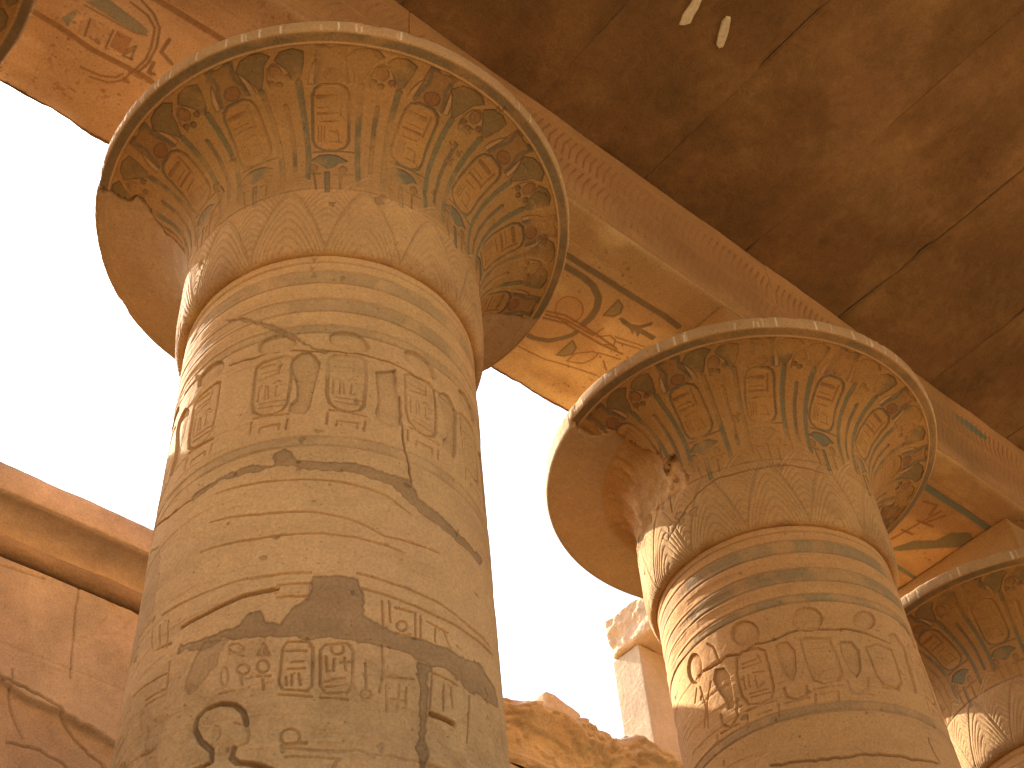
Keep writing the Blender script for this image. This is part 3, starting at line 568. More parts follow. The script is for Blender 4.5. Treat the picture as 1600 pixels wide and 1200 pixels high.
def rough(pts, amp, step, closed=False, seed=0):
    P = list(pts)+([pts[0]] if closed else []); out = []
    r = np.random.RandomState(seed+len(pts))
    for a, b in zip(P[:-1], P[1:]):
        n = max(1, int(math.hypot(b[0]-a[0], b[1]-a[1])/step))
        for k in range(n):
            t = k/n; out.append((a[0]+(b[0]-a[0])*t+r.uniform(-amp, amp), a[1]+(b[1]-a[1])*t+r.uniform(-amp, amp)))
    if not closed: out.append(P[-1])
    return out

def rounded_block(lo, hi, res=0.06, rad=0.03, amp=0.012, freq=2.5, seed=0, faces='xXyYzZ', base=None, canvas=None, fbase=None, fres=None, warp=None):
    """A stone block: six gridded faces, rounded arrises, worn surface. canvas[face] = Canvas over that face; returns mesh data arrays."""
    lo = np.array(lo, float); hi = np.array(hi, float); out = []
    for ax, sgn, key in ((0, -1, 'x'), (0, 1, 'X'), (1, -1, 'y'), (1, 1, 'Y'), (2, -1, 'z'), (2, 1, 'Z')):
        if key not in faces: continue
        o = [a for a in range(3) if a != ax]
        cv = canvas.get(key) if canvas else None
        if cv is not None: ua, va = cv.u.astype(float), cv.v.astype(float)
        else:
            rs = (fres or {}).get(key, res)
            def ticks(a, b):
                n = max(3, int((b-a)/rs)+1); t = np.linspace(a, b, n)
                return np.unique(np.round(np.concatenate([t, a+rad*np.array([.15, .4, .7, 1]), b-rad*np.array([.15, .4, .7, 1])]), 5))
            ua, va = ticks(lo[o[0]], hi[o[0]]), ticks(lo[o[1]], hi[o[1]])
        U, V = np.meshgrid(ua, va)
        P = np.empty(U.shape+(3,)); P[..., o[0]] = U; P[..., o[1]] = V; P[..., ax] = hi[ax] if sgn > 0 else lo[ax]
        q = np.clip(P, lo+rad, hi-rad); d = P-q; n = d/(np.linalg.norm(d, axis=-1, keepdims=True)+1e-9)
        P = q+n*rad
        nn = fbm(P[..., 0]*freq, P[..., 1]*freq, P[..., 2]*freq, 5, seed)-0.5
        P = P+n*(nn*2*amp)[..., None]
        C = np.empty(U.shape+(3,), np.float32); C[:] = (fbase or {}).get(key, base if base is not None else BASE)
        if cv is not None: P = P+n*cv.H[..., None]; C = cv.C
        if warp: P = warp(P)
        flip = (sgn > 0) if ax == 1 else (sgn < 0)
        out.append((P.astype(np.float32), C, flip))
    return out
def blocks_mesh(name, grids):
    """Join several grids (P, colour, flip) into one mesh."""
    Vs, Cs, Qs, off = [], [], [], 0
    for P, C, flip in grids:
        nv, nu = P.shape[:2]; idx = np.arange(nv*nu).reshape(nv, nu)+off
        a, b, c, d = idx[:-1, :-1], idx[:-1, 1:], idx[1:, 1:], idx[1:, :-1]
        Qs.append(np.stack([a, b, c, d] if not flip else [d, c, b, a], -1).reshape(-1, 4))
        Vs.append(P.reshape(-1, 3)); Cs.append(np.asarray(C, np.float32).reshape(-1, 3)); off += nv*nu
    V = np.concatenate(Vs); C = np.concatenate(Cs); Q = np.concatenate(Qs)
    me = bpy.data.meshes.new(name)
    me.vertices.add(len(V)); me.vertices.foreach_set('co', V.astype(np.float32).ravel())
    me.loops.add(Q.size); me.loops.foreach_set('vertex_index', Q.astype(np.int32).ravel())
    me.polygons.add(len(Q)); me.polygons.foreach_set('loop_start', (np.arange(len(Q))*4).astype(np.int32))
    me.polygons.foreach_set('loop_total', np.full(len(Q), 4, np.int32)); me.polygons.foreach_set('use_smooth', np.ones(len(Q), bool))
    at = me.attributes.new('pigment', 'FLOAT_COLOR', 'POINT')
    A = np.ones((len(V), 4), np.float32); A[:, :3] = C; at.data.foreach_set('color', A.ravel())
    me.update(calc_edges=True); me.validate()
    return me

# ---------------------------------------------------------------- column profile (heights above the eye)
CAPP = [(7.432,0.985),(7.428,1.03),(7.45,1.062),(7.52,1.082),(7.70,1.092),(7.92,1.088),(8.12,1.088),(8.30,1.092),(8.45,1.11),(8.58,1.155),(8.69,1.235),(8.78,1.35),(8.85,1.49),(8.905,1.65),(8.935,1.78),(8.945,1.825),(8.955,1.838),(9.0,1.842),(9.07,1.84),(9.082,1.83),(9.084,1.70),(9.085,0.90)]
# where the bell has broken away and the rim was rebuilt as a plain disc
CAPB = [(7.432,0.985),(7.428,1.03),(7.45,1.062),(7.52,1.082),(7.70,1.088),(7.92,1.075),(8.12,1.06),(8.35,1.05),(8.6,1.09),(8.76,1.16),(8.82,1.25),(8.85,1.29),(8.86,1.33),(8.862,1.45),(8.864,1.60),(8.866,1.79),(8.872,1.83),(8.89,1.838),(9.0,1.842),(9.07,1.84),(9.082,1.83),(9.084,1.70),(9.085,0.90)]
def resample(pts, n=400):
    P = np.array(pts, float)
    t = np.concatenate([[0], np.cumsum(np.hypot(*np.diff(P, axis=0).T))])
    s = np.linspace(0, t[-1], n); Q = np.stack([np.interp(s, t, P[:, i]) for i in (0, 1)], 1)
    k = np.exp(-0.5*(np.arange(-6, 7)/2.2)**2); k /= k.sum()
    for i in (0, 1):
        Q[:, i] = np.convolve(np.pad(Q[:, i], 6, mode='edge'), k, 'valid')
    t = np.concatenate([[0], np.cumsum(np.hypot(*np.diff(Q, axis=0).T))])
    return t, Q
CT, CQ = resample(CAPP)
BT, BQ = resample(CAPB)
S_LIP = float(np.interp(8.95, CQ[:, 0], CT))
def shaft_r(z): return 1.003+0.0125*(7.4-z)

def theta_ticks(face, half, nd, nc=60):
    a = np.linspace(face-half, face+half, nd); b = np.linspace(face+half, face-half+360, nc+2)[1:-1]
    return np.concatenate([a, b])

DEG = math.pi/180
def draw(cv, ops, du=0.0, scale=1.0, dv=0.0, dim=1.0):
    """Carve / paint ornament; u is degrees * scale (metres), v in metres."""
    for op in ops:
        k, pts = op[0], [((a+du)*scale, b+dv) for a, b in op[1]]
        if k == 'disc': cv.fill(pts, depth=0.024, bulge=0.75, edge=0.014, ecol=DARK, col=MORTAR, a=0.10)
        elif k == 'cart':
            cv.stroke(pts, 0.017, 0.018, DARK, 0.2, closed=True)
            cv.fill(pts, depth=0.005, col=MORTAR, a=0.10)
        elif k in ('cobra', 'foot'): cv.fill(pts, depth=0.021, bulge=0.65, col=MORTAR, a=0.22, edge=0.012, ecol=DARK)
        elif k == 'line': cv.stroke(pts, float(op[2])*0.85, 0.014, DARK, 0.12)
        elif k == 'loop': cv.stroke(pts, float(op[2])*0.85, 0.014, DARK, 0.12, closed=True)
        elif k == 'groove': cv.stroke(rough(pts, 0.003, 0.05), float(op[2])*0.9, 0.012, DARK, 0.25)
        elif k == 'deep': cv.stroke(rough(pts, 0.003, 0.05), float(op[2]), 0.040, DARK, 0.55)
        elif k == 'crack': cv.stroke(rough(pts, float(op[2])*0.35, 0.045), float(op[2])*0.6, 0.02, DARK, 0.55, wear=False)
        elif k == 'mort': cv.mortar(rough(rough(pts, 0.014, 0.07, True), 0.008, 0.02, True), float(op[2]))
        elif k == 'pline': cv.stroke(pts, float(op[2]), 0.006, op[3], 0.8)
        elif k == 'ploop': cv.stroke(pts, float(op[2]), 0.005, op[3], 0.75, closed=True)
        elif k == 'pfill': cv.fill(pts, col=op[2], a=float(op[3]), depth=0.004)
def draw_bell(cv, ops, t0, scale, a=1.0):
    for op in ops:
        k, pts = op[0], [((x+t0)*scale, y) for x, y in op[1]]
        if k == 'cart':
            cv.fill(pts, col=YELLOW, a=0.5*a, depth=0.004)
            cv.stroke(pts, 0.022, 0.010, BLUEGREY, 0.85*a, closed=True)
        elif k == 'line': cv.stroke(pts, float(op[2])*0.9, 0.007, op[3], 0.85*a)
        elif k == 'ring': cv.stroke(pts, float(op[2]), 0.006, op[3], 0.7*a)
        elif k == 'fill': cv.fill(pts, col=op[2], a=float(op[3])*0.9*a, depth=0.006, edge=0.008, ecol=DARK)

def make_shaft(name, face, ops, units, unit_kinds, ring_paint, zlow, step, seed, base=BASE):
    zt = np.concatenate([np.arange(-EYE-0.05, zlow, 0.12), np.arange(zlow, 7.45, step*1.15)])
    nd = int(2*104*DEG*1.02/step)
    th = theta_ticks(face, 104, nd)
    sc = DEG*1.02
    cv = Canvas(th*sc, zt, base)
    cv.soft = max(0.006, step*1.6)
    U, V = np.meshgrid(np.cos(th*DEG), zt); W = np.sin(th*DEG)[None, :]+0*V
    wear = fbm(U*3.1, W*3.1, V*2.0, 5, seed)
    cv.wear = sstep(0.30, 0.52, wear).astype(np.float32)*0.75+0.25
    cv.worn = (0.45+0.75*sstep(0.30, 0.62, fbm(U*2.3, W*2.3, V*2.6, 4, seed+15))).astype(np.float32)
    big = fbm(U*1.3, W*1.3, V*0.9, 4, seed+5)
    cv.C *= (0.95+0.10*big)[..., None]
    ca = sstep(0.50, 0.66, fbm(U*1.6, W*1.6, V*1.6, 5, seed+9))[..., None]*0.13
    cv.C += (np.array(MORTAR, np.float32)*1.15-cv.C)*ca
    # carved rings under the capital, with grey paint between them
    for z0, z1 in ((7.28, 7.15), (6.99, 6.86), (6.725, 6.65)):
        m = (sstep(z1-0.004, z1+0.004, V)*(1-sstep(z0-0.004, z0+0.004, V)))*ring_paint*(0.35+0.65*sstep(0.38, 0.55, fbm(U*5, W*5, V*4, 4, seed+2)))
        cv.C += (np.array((0.26, 0.18, 0.085), np.float32)-cv.C)*m[..., None]
    for zr in (7.37, 7.28, 7.15, 6.99, 6.86, 6.725, 6.65):
        g = np.exp(-((V-zr+0.008*(big-0.5))/0.0085)**2)
        cv.H -= 0.011*g; cv.C += (np.array(DARK, np.float32)-cv.C)*(g*0.32)[..., None]
    cv.H += 0.006*np.where(V > 6.64, np.abs(np.sin((V-6.62)*math.pi/0.1425)), 0)
    for zr in (5.73, 5.655):
        g = np.exp(-((V-zr)/0.009)**2)*(0.45+0.55*sstep(0.3, 0.5, wear)); cv.H -= 0.009*g; cv.C += (np.array(DARK, np.float32)-cv.C)*(g*0.3)[..., None]
    m = (sstep(5.655, 5.665, V)*(1-sstep(5.72, 5.73, V)))*ring_paint*0.5*sstep(0.4, 0.55, wear); cv.C += (np.array(BLUEGREY, np.float32)-cv.C)*m[..., None]
    for ang, kinds in zip(units, unit_kinds):
        draw(cv, [q for q in SHAFT_UNIT if q[0] in kinds], ang, sc)
    for q in ops: draw(cv, [q], 0, sc)
    # lower drums are more eroded and blotchy; shade low on the shaft is painted in
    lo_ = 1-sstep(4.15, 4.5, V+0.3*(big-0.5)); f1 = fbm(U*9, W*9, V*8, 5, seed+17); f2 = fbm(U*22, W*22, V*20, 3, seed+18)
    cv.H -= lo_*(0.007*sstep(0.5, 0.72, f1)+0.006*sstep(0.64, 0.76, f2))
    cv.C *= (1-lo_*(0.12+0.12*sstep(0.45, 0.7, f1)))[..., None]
    st = sstep(0.52, 0.66, fbm(U*1.2, W*1.2, V*7, 5, seed+19)); cv.C *= (1-0.07*st)[..., None]       # bedding streaks
    cv.H -= 0.004*sstep(0.56, 0.60, fbm(U*0.9, W*0.9, V*9, 4, seed+20))
    ho = 0.6*sstep(0.83, 0.86, fbm(U*17, W*17, V*16, 2, seed+21)); cv.H -= 0.012*ho; cv.C *= (1-0.45*ho)[..., None]
    # dressing, wear, chips
    cv.H += 0.010*(big-0.5) + 0.008*(fbm(U*6, W*6, V*5, 4, seed+3)-0.5)
    chip = 0.6*sstep(0.76, 0.84, fbm(U*4, W*4, V*3.2, 5, seed+11)); cv.H -= 0.010*chip
    R = shaft_r(zt)[:, None]+cv.H
    P = np.stack([R*np.cos(th*DEG)[None, :], R*np.sin(th*DEG)[None, :], V+EYE], -1)
    return grid_mesh(name, P.astype(np.float32), cv.C, wrap=True)

def make_capital(name, face, half, step, t0, arch0, seed, paint, plain=None, ragged=None, base=OCHRE, extra=None, calyx=BASE*0.93):
    n = int(CT[-1]*0.80/step); keep = CT[-1]*0.80
    s = np.concatenate([np.linspace(0, S_LIP+0.16, int((S_LIP+0.16)/step)), np.linspace(S_LIP+0.17, CT[-1], 14)])
    nd = int(2*half*DEG*1.4/(step*1.15)); th = theta_ticks(face, half, nd, 90)
    sc = DEG*1.4; cv = Canvas(th*sc, s, base); cv.soft = max(0.006, step*1.5)
    A, S = np.meshgrid(np.where(th > 118, th-360, th), s); cu, su = np.cos(A*DEG), np.sin(A*DEG)
    wear = fbm(cu*4, su*4, S*3, 5, seed); cv.wear = (0.12+0.88*sstep(0.36, 0.56, wear+0.25*(fbm(cu*13, su*13, S*10, 3, seed+22)-0.5))).astype(np.float32)
    big = fbm(cu*1.5, su*1.5, S*1.2, 4, seed+4)
    pale = 1-sstep(0.70, 0.80, S+0.10*(big-0.5))         # the sepals below have lost most of their paint
    cv.C += (calyx-cv.C)*(pale*0.8)[..., None]
    cv.C *= (0.86+0.28*big)[..., None]
    ru = sstep(0.40, 0.62, fbm(cu*3, su*3, S*4, 5, seed+14))*(1-sstep(0.10, 0.34, S))*0.55
    cv.C += (np.array((0.29, 0.135, 0.05), np.float32)-cv.C)*ru[..., None]
    # nested sepals round the foot of the bell
    x = (A-arch0)/(360/13); x = x-np.round(x); yy = np.clip((S-0.06)/0.66, 0, 1.2)
    q1 = yy+np.abs(2*x)**1.6; x2 = 0.5-np.abs(x); q2 = 1.12*yy+np.abs(2*x2)**1.5*0.9
    q = np.where(q1 < 1.0, (1.0-q1)*7.2, (1.05-q2)*8.0)
    fr = q-np.floor(q); m = np.exp(-((fr-0.5)/0.17)**2)*(S > 0.05)*(1-sstep(0.70, 0.725, S))
    m *= 0.35+0.65*sstep(0.32, 0.55, fbm(cu*4, su*4, S*4, 4, seed+23))
    cv.H -= 0.0045*m; cv.C += (np.where((np.floor(q) % 2 == 0)[..., None], np.array(BLUEGREY, np.float32), np.array(BROWN, np.float32))-cv.C)*(m*0.34*paint)[..., None]
    e1 = np.exp(-((q1-1.0)/0.035)**2)*(S > 0.05)*(1-sstep(0.70, 0.725, S)); cv.H -= 0.008*e1; cv.C += (np.array(DARK, np.float32)-cv.C)*(e1*0.3*paint)[..., None]
    g = np.exp(-((S-0.735)/0.011)**2); cv.H -= 0.011*g; cv.C += (np.array(DARK, np.float32)-cv.C)*(g*0.4)[..., None]
    for k in range(-4, 10):
        ang = t0+k*360/13
        if ang > face+half+16 or ang < face-half-16: continue
        draw_bell(cv, BELL_UNIT, ang, sc, paint)
    # dark band and pale fillet under the lip
    m = sstep(S_LIP-0.075, S_LIP-0.068, S)*(1-sstep(S_LIP-0.012, S_LIP-0.006, S))*(0.35+0.65*cv.wear)*0.75
    cv.C += (np.array(BLUEGREY, np.float32)*0.95-cv.C)*m[..., None]
    g = np.exp(-((S-S_LIP+0.085)/0.008)**2); cv.H += 0.006*g; cv.C += (np.array(PALE, np.float32)-cv.C)*(g*0.5)[..., None]
    lip = sstep(S_LIP-0.004, S_LIP+0.004, S); cv.C += (BASE*np.array((0.75, 0.82, 1.0), np.float32)-cv.C)*lip[..., None]
    r = np.random.RandomState(seed)
    for k in range(42):
        a = r.uniform(face-half, face+half)
        cv.stroke([(a*sc, S_LIP+0.01), ((a+r.uniform(-.3, .3))*sc, S_LIP+r.uniform(0.06, 0.15))], r.uniform(0.003, 0.010), 0.004, (0.72, 0.63, 0.48), r.uniform(0.4, 0.9), wear=False)
    jag = (fbm(cu*7, su*7, S*5, 5, seed+6)-0.5)
    edge = None
    if plain is not None:                                # restored plain stone beyond these angles
        lo, hi = plain
        m = np.maximum(1-sstep(-0.6, 0.6, A-lo-14*jag-2.0*np.sin(S*4)), sstep(-0.6, 0.6, A-hi-10*jag))*sstep(0.74, 0.78, S)*(1-lip)
        cv.C += (np.array((0.44, 0.285, 0.15), np.float32)*(0.92+0.16*big[..., None])-cv.C)*(m*0.86)[..., None]
        cv.H = cv.H*(1-m*0.8)-0.012*m
        e = np.exp(-((A-lo-14*jag-2.0*np.sin(S*4))/0.7)**2)*sstep(0.75, 0.8, S); cv.H -= 0.02*e; cv.C += (np.array(DARK, np.float32)-cv.C)*(e*0.8)[..., None]
    if extra:
        for q in extra: draw(cv, [q], 0, sc)
    cv.H += 0.010*(big-0.5)+0.009*(fbm(cu*8, su*8, S*6, 4, seed+3)-0.5)
    cv.H -= 0.012*sstep(0.72, 0.8, fbm(cu*6, su*6, S*5, 5, seed+12))
    cv.H -= lip*0.010*sstep(0.52, 0.75, fbm(cu*14, su*14, S*3, 4, seed+13))
    z, q = np.interp(s, CT, CQ[:, 0]), np.interp(s, CT, CQ[:, 1])
    dz, dq = np.gradient(z, s), np.gradient(q, s); l = np.hypot(dz, dq)+1e-9
    nr, nz = (dz/l)[:, None], (-dq/l)[:, None]
    R = q[:, None]+nr*cv.H; Z = z[:, None]+nz*cv.H
    if ragged is not None:                               # bell broken away beyond this angle
        sb = s*BT[-1]/CT[-1]; zb, qb = np.interp(sb, BT, BQ[:, 0])[:, None], np.interp(sb, BT, BQ[:, 1])[:, None]
        core = (1-sstep(1.25, 1.36, qb))*sstep(0.55, 0.9, S)
        rb = qb-core*0.10*np.abs(fbm(cu*5, su*5, S*3.5, 5, seed+8)-0.45)*2
        rb = rb-core*0.035*np.abs(np.sin(A*DEG*36+4*fbm(cu*3, su*3, S*2, 3, seed+16)))*sstep(0.35, 0.6, fbm(cu*4, su*4, S*2, 3, seed+17))
        f = A-ragged-26*jag+16*(S-1.5)
        m = (1-sstep(-0.7, 0.7, f))*sstep(0.70, 0.78, S+0.3*jag)
        R = R+(rb-R)*m; Z = Z+(zb-Z)*m
        disc = m*sstep(1.3, 1.34, qb)*(1-lip); cc = np.array((0.47, 0.31, 0.165), np.float32)
        cv.C += (cc-cv.C)*disc[..., None]; rc = m*(1-sstep(1.3, 1.34, qb)); cv.C += (BASE*(0.75+0.4*big[..., None])-cv.C)*(rc*(0.45+0.55*sstep(0.4, 0.6, wear)))[..., None]
        ln = np.exp(-(f/1.1)**2)*sstep(0.72, 0.8, S)*(1-lip); R = R-0.02*ln
    P = np.stack([R*np.cos(th*DEG)[None, :], R*np.sin(th*DEG)[None, :], Z+EYE], -1)
    return grid_mesh(name, P.astype(np.float32), cv.C, wrap=True)

def make_abacus(name, seed):
    return blocks_mesh(name, rounded_block((-0.90, -0.92, 9.087+EYE), (0.90, 0.92, 9.955+EYE), 0.05, 0.03, 0.02, 3, seed, base=OCHRE))

ROW = -5.5015
GROUP = 'papyrus columns of the nave'
def column(loc, label, shaft, capital, abacus):
    e = empty('papyrus_column', loc, label, 'column', GROUP)
    for nm, me in (('shaft', shaft), ('capital', capital), ('abacus', abacus)):
        o = bpy.data.objects.new(nm, me); scene.collection.objects.link(o); o.parent = e
        if not me.materials: me.materials.append(M_COL)
    return e
BOTH = ('disc', 'cart', 'line', 'cobra'); FOOT = ('disc', 'cart', 'line', 'foot'); NOSN = ('disc', 'cart', 'line')
ab = make_abacus('abacus', 3)
column((ROW, 3.642, 0), 'nearest big column, its carved shaft and wide painted capital filling the left half',
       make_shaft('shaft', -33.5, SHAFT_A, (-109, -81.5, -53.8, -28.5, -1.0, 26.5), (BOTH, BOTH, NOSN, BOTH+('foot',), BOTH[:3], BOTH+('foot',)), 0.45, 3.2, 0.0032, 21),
       make_capital('capital', -33.5, 118, 0.0036, -37.0, -23.5, 31, 0.86, plain=(-113, 79), extra=BELL_A), ab)
column((-5.426, 8.2017, 0), 'middle column with sunlit left edge and a broken capital rebuilt as a plain disc',
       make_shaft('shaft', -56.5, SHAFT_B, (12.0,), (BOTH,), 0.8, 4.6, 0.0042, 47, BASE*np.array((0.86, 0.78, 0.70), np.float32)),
       make_capital('capital', -56.5, 118, 0.0046, -41.3, -45.5, 53, 0.9, ragged=-97, extra=BELL_B, base=(0.38, 0.205, 0.070), calyx=np.array((0.45, 0.255, 0.095), np.float32)), ab)
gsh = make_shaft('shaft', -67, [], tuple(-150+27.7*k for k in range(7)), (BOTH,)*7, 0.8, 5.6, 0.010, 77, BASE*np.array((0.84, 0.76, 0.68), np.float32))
gcp = make_capital('capital', -67, 125, 0.0062, -44.0, -44.0, 81, 0.85, base=(0.38, 0.20, 0.066), calyx=np.array((0.46, 0.27, 0.12), np.float32))
ec = column((-5.62, 12.87, 0), 'far column at the right edge, only the left half of its capital showing', gsh, gcp, ab)
ed = column((ROW, -0.918, 0), 'column at the top left corner, only a sliver of its capital rim showing', gsh, gcp, ab)
ed.rotation_euler.z = math.radians(55.4)

# ---------------------------------------------------------------- architrave
XO, XI, ZS, ZC = ROW-0.965, ROW+1.0, 9.96, 11.262
def architrave(y0, y1, label, ops, seed, res=0.007, soffit=(0.57, 0.395, 0.190)):
    u = np.concatenate([[XO, XO+0.006, XO+0.014], np.arange(XO+0.02, XI-0.02, res), [XI-0.014, XI-0.006, XI]])
    v = np.concatenate([[y0+0.001, y0+0.006], np.arange(y0+0.02, y1-0.02, res), [y1-0.006, y1-0.001]])
    cv = Canvas(u, v, soffit); cv.soft = 0.009
    X, Y = np.meshgrid(u, v)
    w = fbm(X*3, Y*3, 0, 5, seed); cv.wear = (0.8+0.2*sstep(0.33, 0.5, w)).astype(np.float32)
    b = fbm(X*1.1, Y*0.6, 2, 4, seed+3); cv.C *= (0.84+0.32*b)[..., None]
    # brown staining along the inner side of the soffit
    st = sstep(0.42, 0.62, fbm(X*2.2, Y*1.0, 4, 5, seed+5)+0.20*sstep(XO+1.1, XI-0.1, X)-0.06)*0.55
    cv.C += (np.array((0.30, 0.165, 0.07), np.float32)-cv.C)*st[..., None]
    sp = sstep(0.66, 0.74, fbm(X*26, Y*26, 1, 3, seed+6))*sstep(0.45, 0.62, fbm(X*1.6, Y*1.6, 6, 3, seed+7))*0.7
    cv.C += (np.array((0.2, 0.10, 0.045), np.float32)-cv.C)*sp[..., None]
    for q in ops: draw(cv, [q], 0, 1.0)
    for k in (0.30, 1.62): 
        g = np.exp(-((X-XO-k-0.02*(b-0.5))/0.010)**2); cv.H -= 0.006*g
    cv.H += 0.012*(w-0.5)
    edge = 0.05*np.exp(-(X-XO)/0.06)*(fbm(Y*4, Y*0+3, 0, 5, seed+8))
    cv.H -= edge
    def ragged_edge(P):
        P = P.copy(); w_ = np.exp(-np.maximum(P[..., 0]-XO, 0)/0.16)*np.exp(-(P[..., 2]-ZS-EYE)/0.22)
        P[..., 0] += w_*0.13*(fbm(P[..., 1]*2.6, P[..., 2]*2, 0, 5, 131)-0.42)
        d_ = np.exp(-np.maximum(XI-P[..., 0], 0)/0.05)*np.exp(-(P[..., 2]-ZS-EYE)/0.05)*(0.6+0.8*fbm(P[..., 1]*3, 0*P[..., 2], 4, 4, 133)); P[..., 0] -= 0.035*d_; P[..., 2] += 0.035*d_
        P[..., 2] += w_*0.06*fbm(P[..., 1]*4.5, 0*P[..., 2], 2, 4, 132)
        return P
    # inner face: dark, with rows of feather strokes that have almost worn off
    uf = np.concatenate([[y0+0.001, y0+0.006], np.arange(y0+0.02, y1-0.02, max(res, 0.010)), [y1-0.006, y1-0.001]])
    vf = np.concatenate([np.array([0, 0.004, 0.010])+ZS, np.arange(ZS+0.02, ZC-0.02, max(res, 0.010)), np.array([ZC-0.008, ZC])])
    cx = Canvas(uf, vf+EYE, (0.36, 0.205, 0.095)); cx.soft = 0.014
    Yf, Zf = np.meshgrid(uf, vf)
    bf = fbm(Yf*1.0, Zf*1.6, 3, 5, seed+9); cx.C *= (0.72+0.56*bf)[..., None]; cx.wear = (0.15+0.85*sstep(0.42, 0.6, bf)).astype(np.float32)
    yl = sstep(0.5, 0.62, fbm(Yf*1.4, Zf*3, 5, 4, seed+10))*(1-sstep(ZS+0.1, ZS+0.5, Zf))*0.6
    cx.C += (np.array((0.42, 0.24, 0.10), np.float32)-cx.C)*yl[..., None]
    if res < 0.02:
        for k in range(int((y1-y0)/0.085)):
            yy = y0+0.085*k
            for z0, z1 in ((0.16, 0.56), (0.66, 1.06)):
                cx.stroke([(yy, ZS+EYE+z0), (yy+0.05, ZS+EYE+(z0+z1)/2), (yy+0.16, ZS+EYE+z1)], 0.016, 0.005, (0.20, 0.065, 0.03), 0.6)
        for z0 in (0.11, 0.61, 1.12): cx.stroke([(y0, ZS+EYE+z0), (y1, ZS+EYE+z0)], 0.02, 0.006, (0.36, 0.19, 0.07), 0.7)
        if y0 > 8: cx.fill([(10.75, EYE+10.78), (11.75, EYE+10.84), (11.85, EYE+10.93), (11.5, EYE+11.0), (10.8, EYE+10.92)], TEAL, 0.85)
    cx.H += 0.02*(bf-0.5)
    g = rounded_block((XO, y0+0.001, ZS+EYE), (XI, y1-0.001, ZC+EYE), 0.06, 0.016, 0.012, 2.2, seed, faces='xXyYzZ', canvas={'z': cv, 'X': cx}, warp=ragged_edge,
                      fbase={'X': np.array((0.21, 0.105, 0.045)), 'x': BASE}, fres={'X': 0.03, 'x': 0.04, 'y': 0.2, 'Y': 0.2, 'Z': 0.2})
    fixed = []
    for P, C, fl in g:
        fixed.append((P, C, fl))
    o = link('architrave_block', blocks_mesh('architrave_block', fixed), M_COL)
    return tag(o, label, 'architrave', 'architrave blocks along the column row')
architrave(-5.50, -0.918, 'architrave block at the top left corner, left of the corner capital', [], 101, 0.03)
architrave(-0.918, 3.642, 'architrave block at the upper left with red squares and a green feather on its underside', SOFFIT_DA, 102, 0.007, (0.46, 0.30, 0.175))
architrave(3.642, 8.20, 'architrave block spanning the two big capitals, sun disc and half moons on its yellow underside', SOFFIT_AB, 103)
architrave(8.20, 13.03, 'architrave block right of the middle capital, with a blue stripe on its underside', SOFFIT_BC, 104, 0.010, (0.50, 0.30, 0.125))
architrave(13.03, 17.6, 'architrave block beyond the far column at the right edge', [], 105, 0.03)

# ---------------------------------------------------------------- ceiling
ceil = empty('stone_ceiling', (0, 6, ZC+EYE), 'dark brown stained stone slab ceiling above the nave', 'ceiling')
ys = [-5.5, -4.0, -2.5, -1.0, 0.5, 2.05, 3.55, 5.1, 6.5, 7.95, 9.41, 10.95, 12.4, 13.9, 15.5, 17.1, 18.6]
for k, (a, b) in enumerate(zip(ys[:-1], ys[1:])):
    dz = (0.0, 0.004, -0.001, 0.003, 0.001)[k % 5]
    near = 2 < a < 13
    u = np.arange(ROW-0.9, 10.2, 0.022 if near else 0.12); v = np.linspace(a+0.001, b-0.001, 72 if near else 12)
    v = np.unique(np.concatenate([v, [a+0.004, a+0.012, b-0.004, b-0.012]]))
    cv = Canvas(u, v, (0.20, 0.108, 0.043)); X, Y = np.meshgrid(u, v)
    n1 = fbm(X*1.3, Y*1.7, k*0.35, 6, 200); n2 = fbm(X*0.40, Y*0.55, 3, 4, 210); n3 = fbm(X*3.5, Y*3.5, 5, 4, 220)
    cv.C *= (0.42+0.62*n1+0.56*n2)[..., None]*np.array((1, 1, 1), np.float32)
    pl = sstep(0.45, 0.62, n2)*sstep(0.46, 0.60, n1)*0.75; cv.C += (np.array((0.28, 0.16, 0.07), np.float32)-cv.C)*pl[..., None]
    cv.H += 0.03*(n1-0.5)+0.02*(n3-0.5)-0.018*sstep(0.52, 0.60, fbm(X*0.8, Y*1.6, 9, 6, 230))
    for e in (a, b): cv.H -= (0.016 if e in (9.41, 12.4) else 0.003)*np.exp(-np.abs(Y-e)/0.015)*fbm(X*3, Y*0+e, 0, 4, 240)
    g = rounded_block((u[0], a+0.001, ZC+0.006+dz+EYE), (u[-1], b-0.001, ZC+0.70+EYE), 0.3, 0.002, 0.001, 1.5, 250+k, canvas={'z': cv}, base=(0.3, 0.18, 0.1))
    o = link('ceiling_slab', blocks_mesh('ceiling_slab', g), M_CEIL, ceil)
    o.matrix_parent_inverse = Matrix.Translation(-ceil.location)
    if a < 5.8 < b:
        o['label'] = 'ceiling slab with two pale scars'
        for pts in SCARS:
            P = np.array(rough(pts, 0.006, 0.05, True)); c = P.mean(0); n = len(P)
            zz = ZC+dz+EYE
            V = [(x, y, zz-0.016) for x, y in P]+[(c[0]+(x-c[0])*1.08, c[1]+(y-c[1])*1.08, zz+0.03) for x, y in P]
            me = bpy.data.meshes.new('pale_scar')
            me.from_pydata(V, [], [list(range(n))[::-1]]+[(i, (i+1) % n, n+(i+1) % n, n+i) for i in range(n)])
            s_ = link('pale_scar', me, M_SCAR, o); s_.matrix_parent_inverse = (Matrix.Translation(ceil.location) @ o.matrix_parent_inverse).inverted()

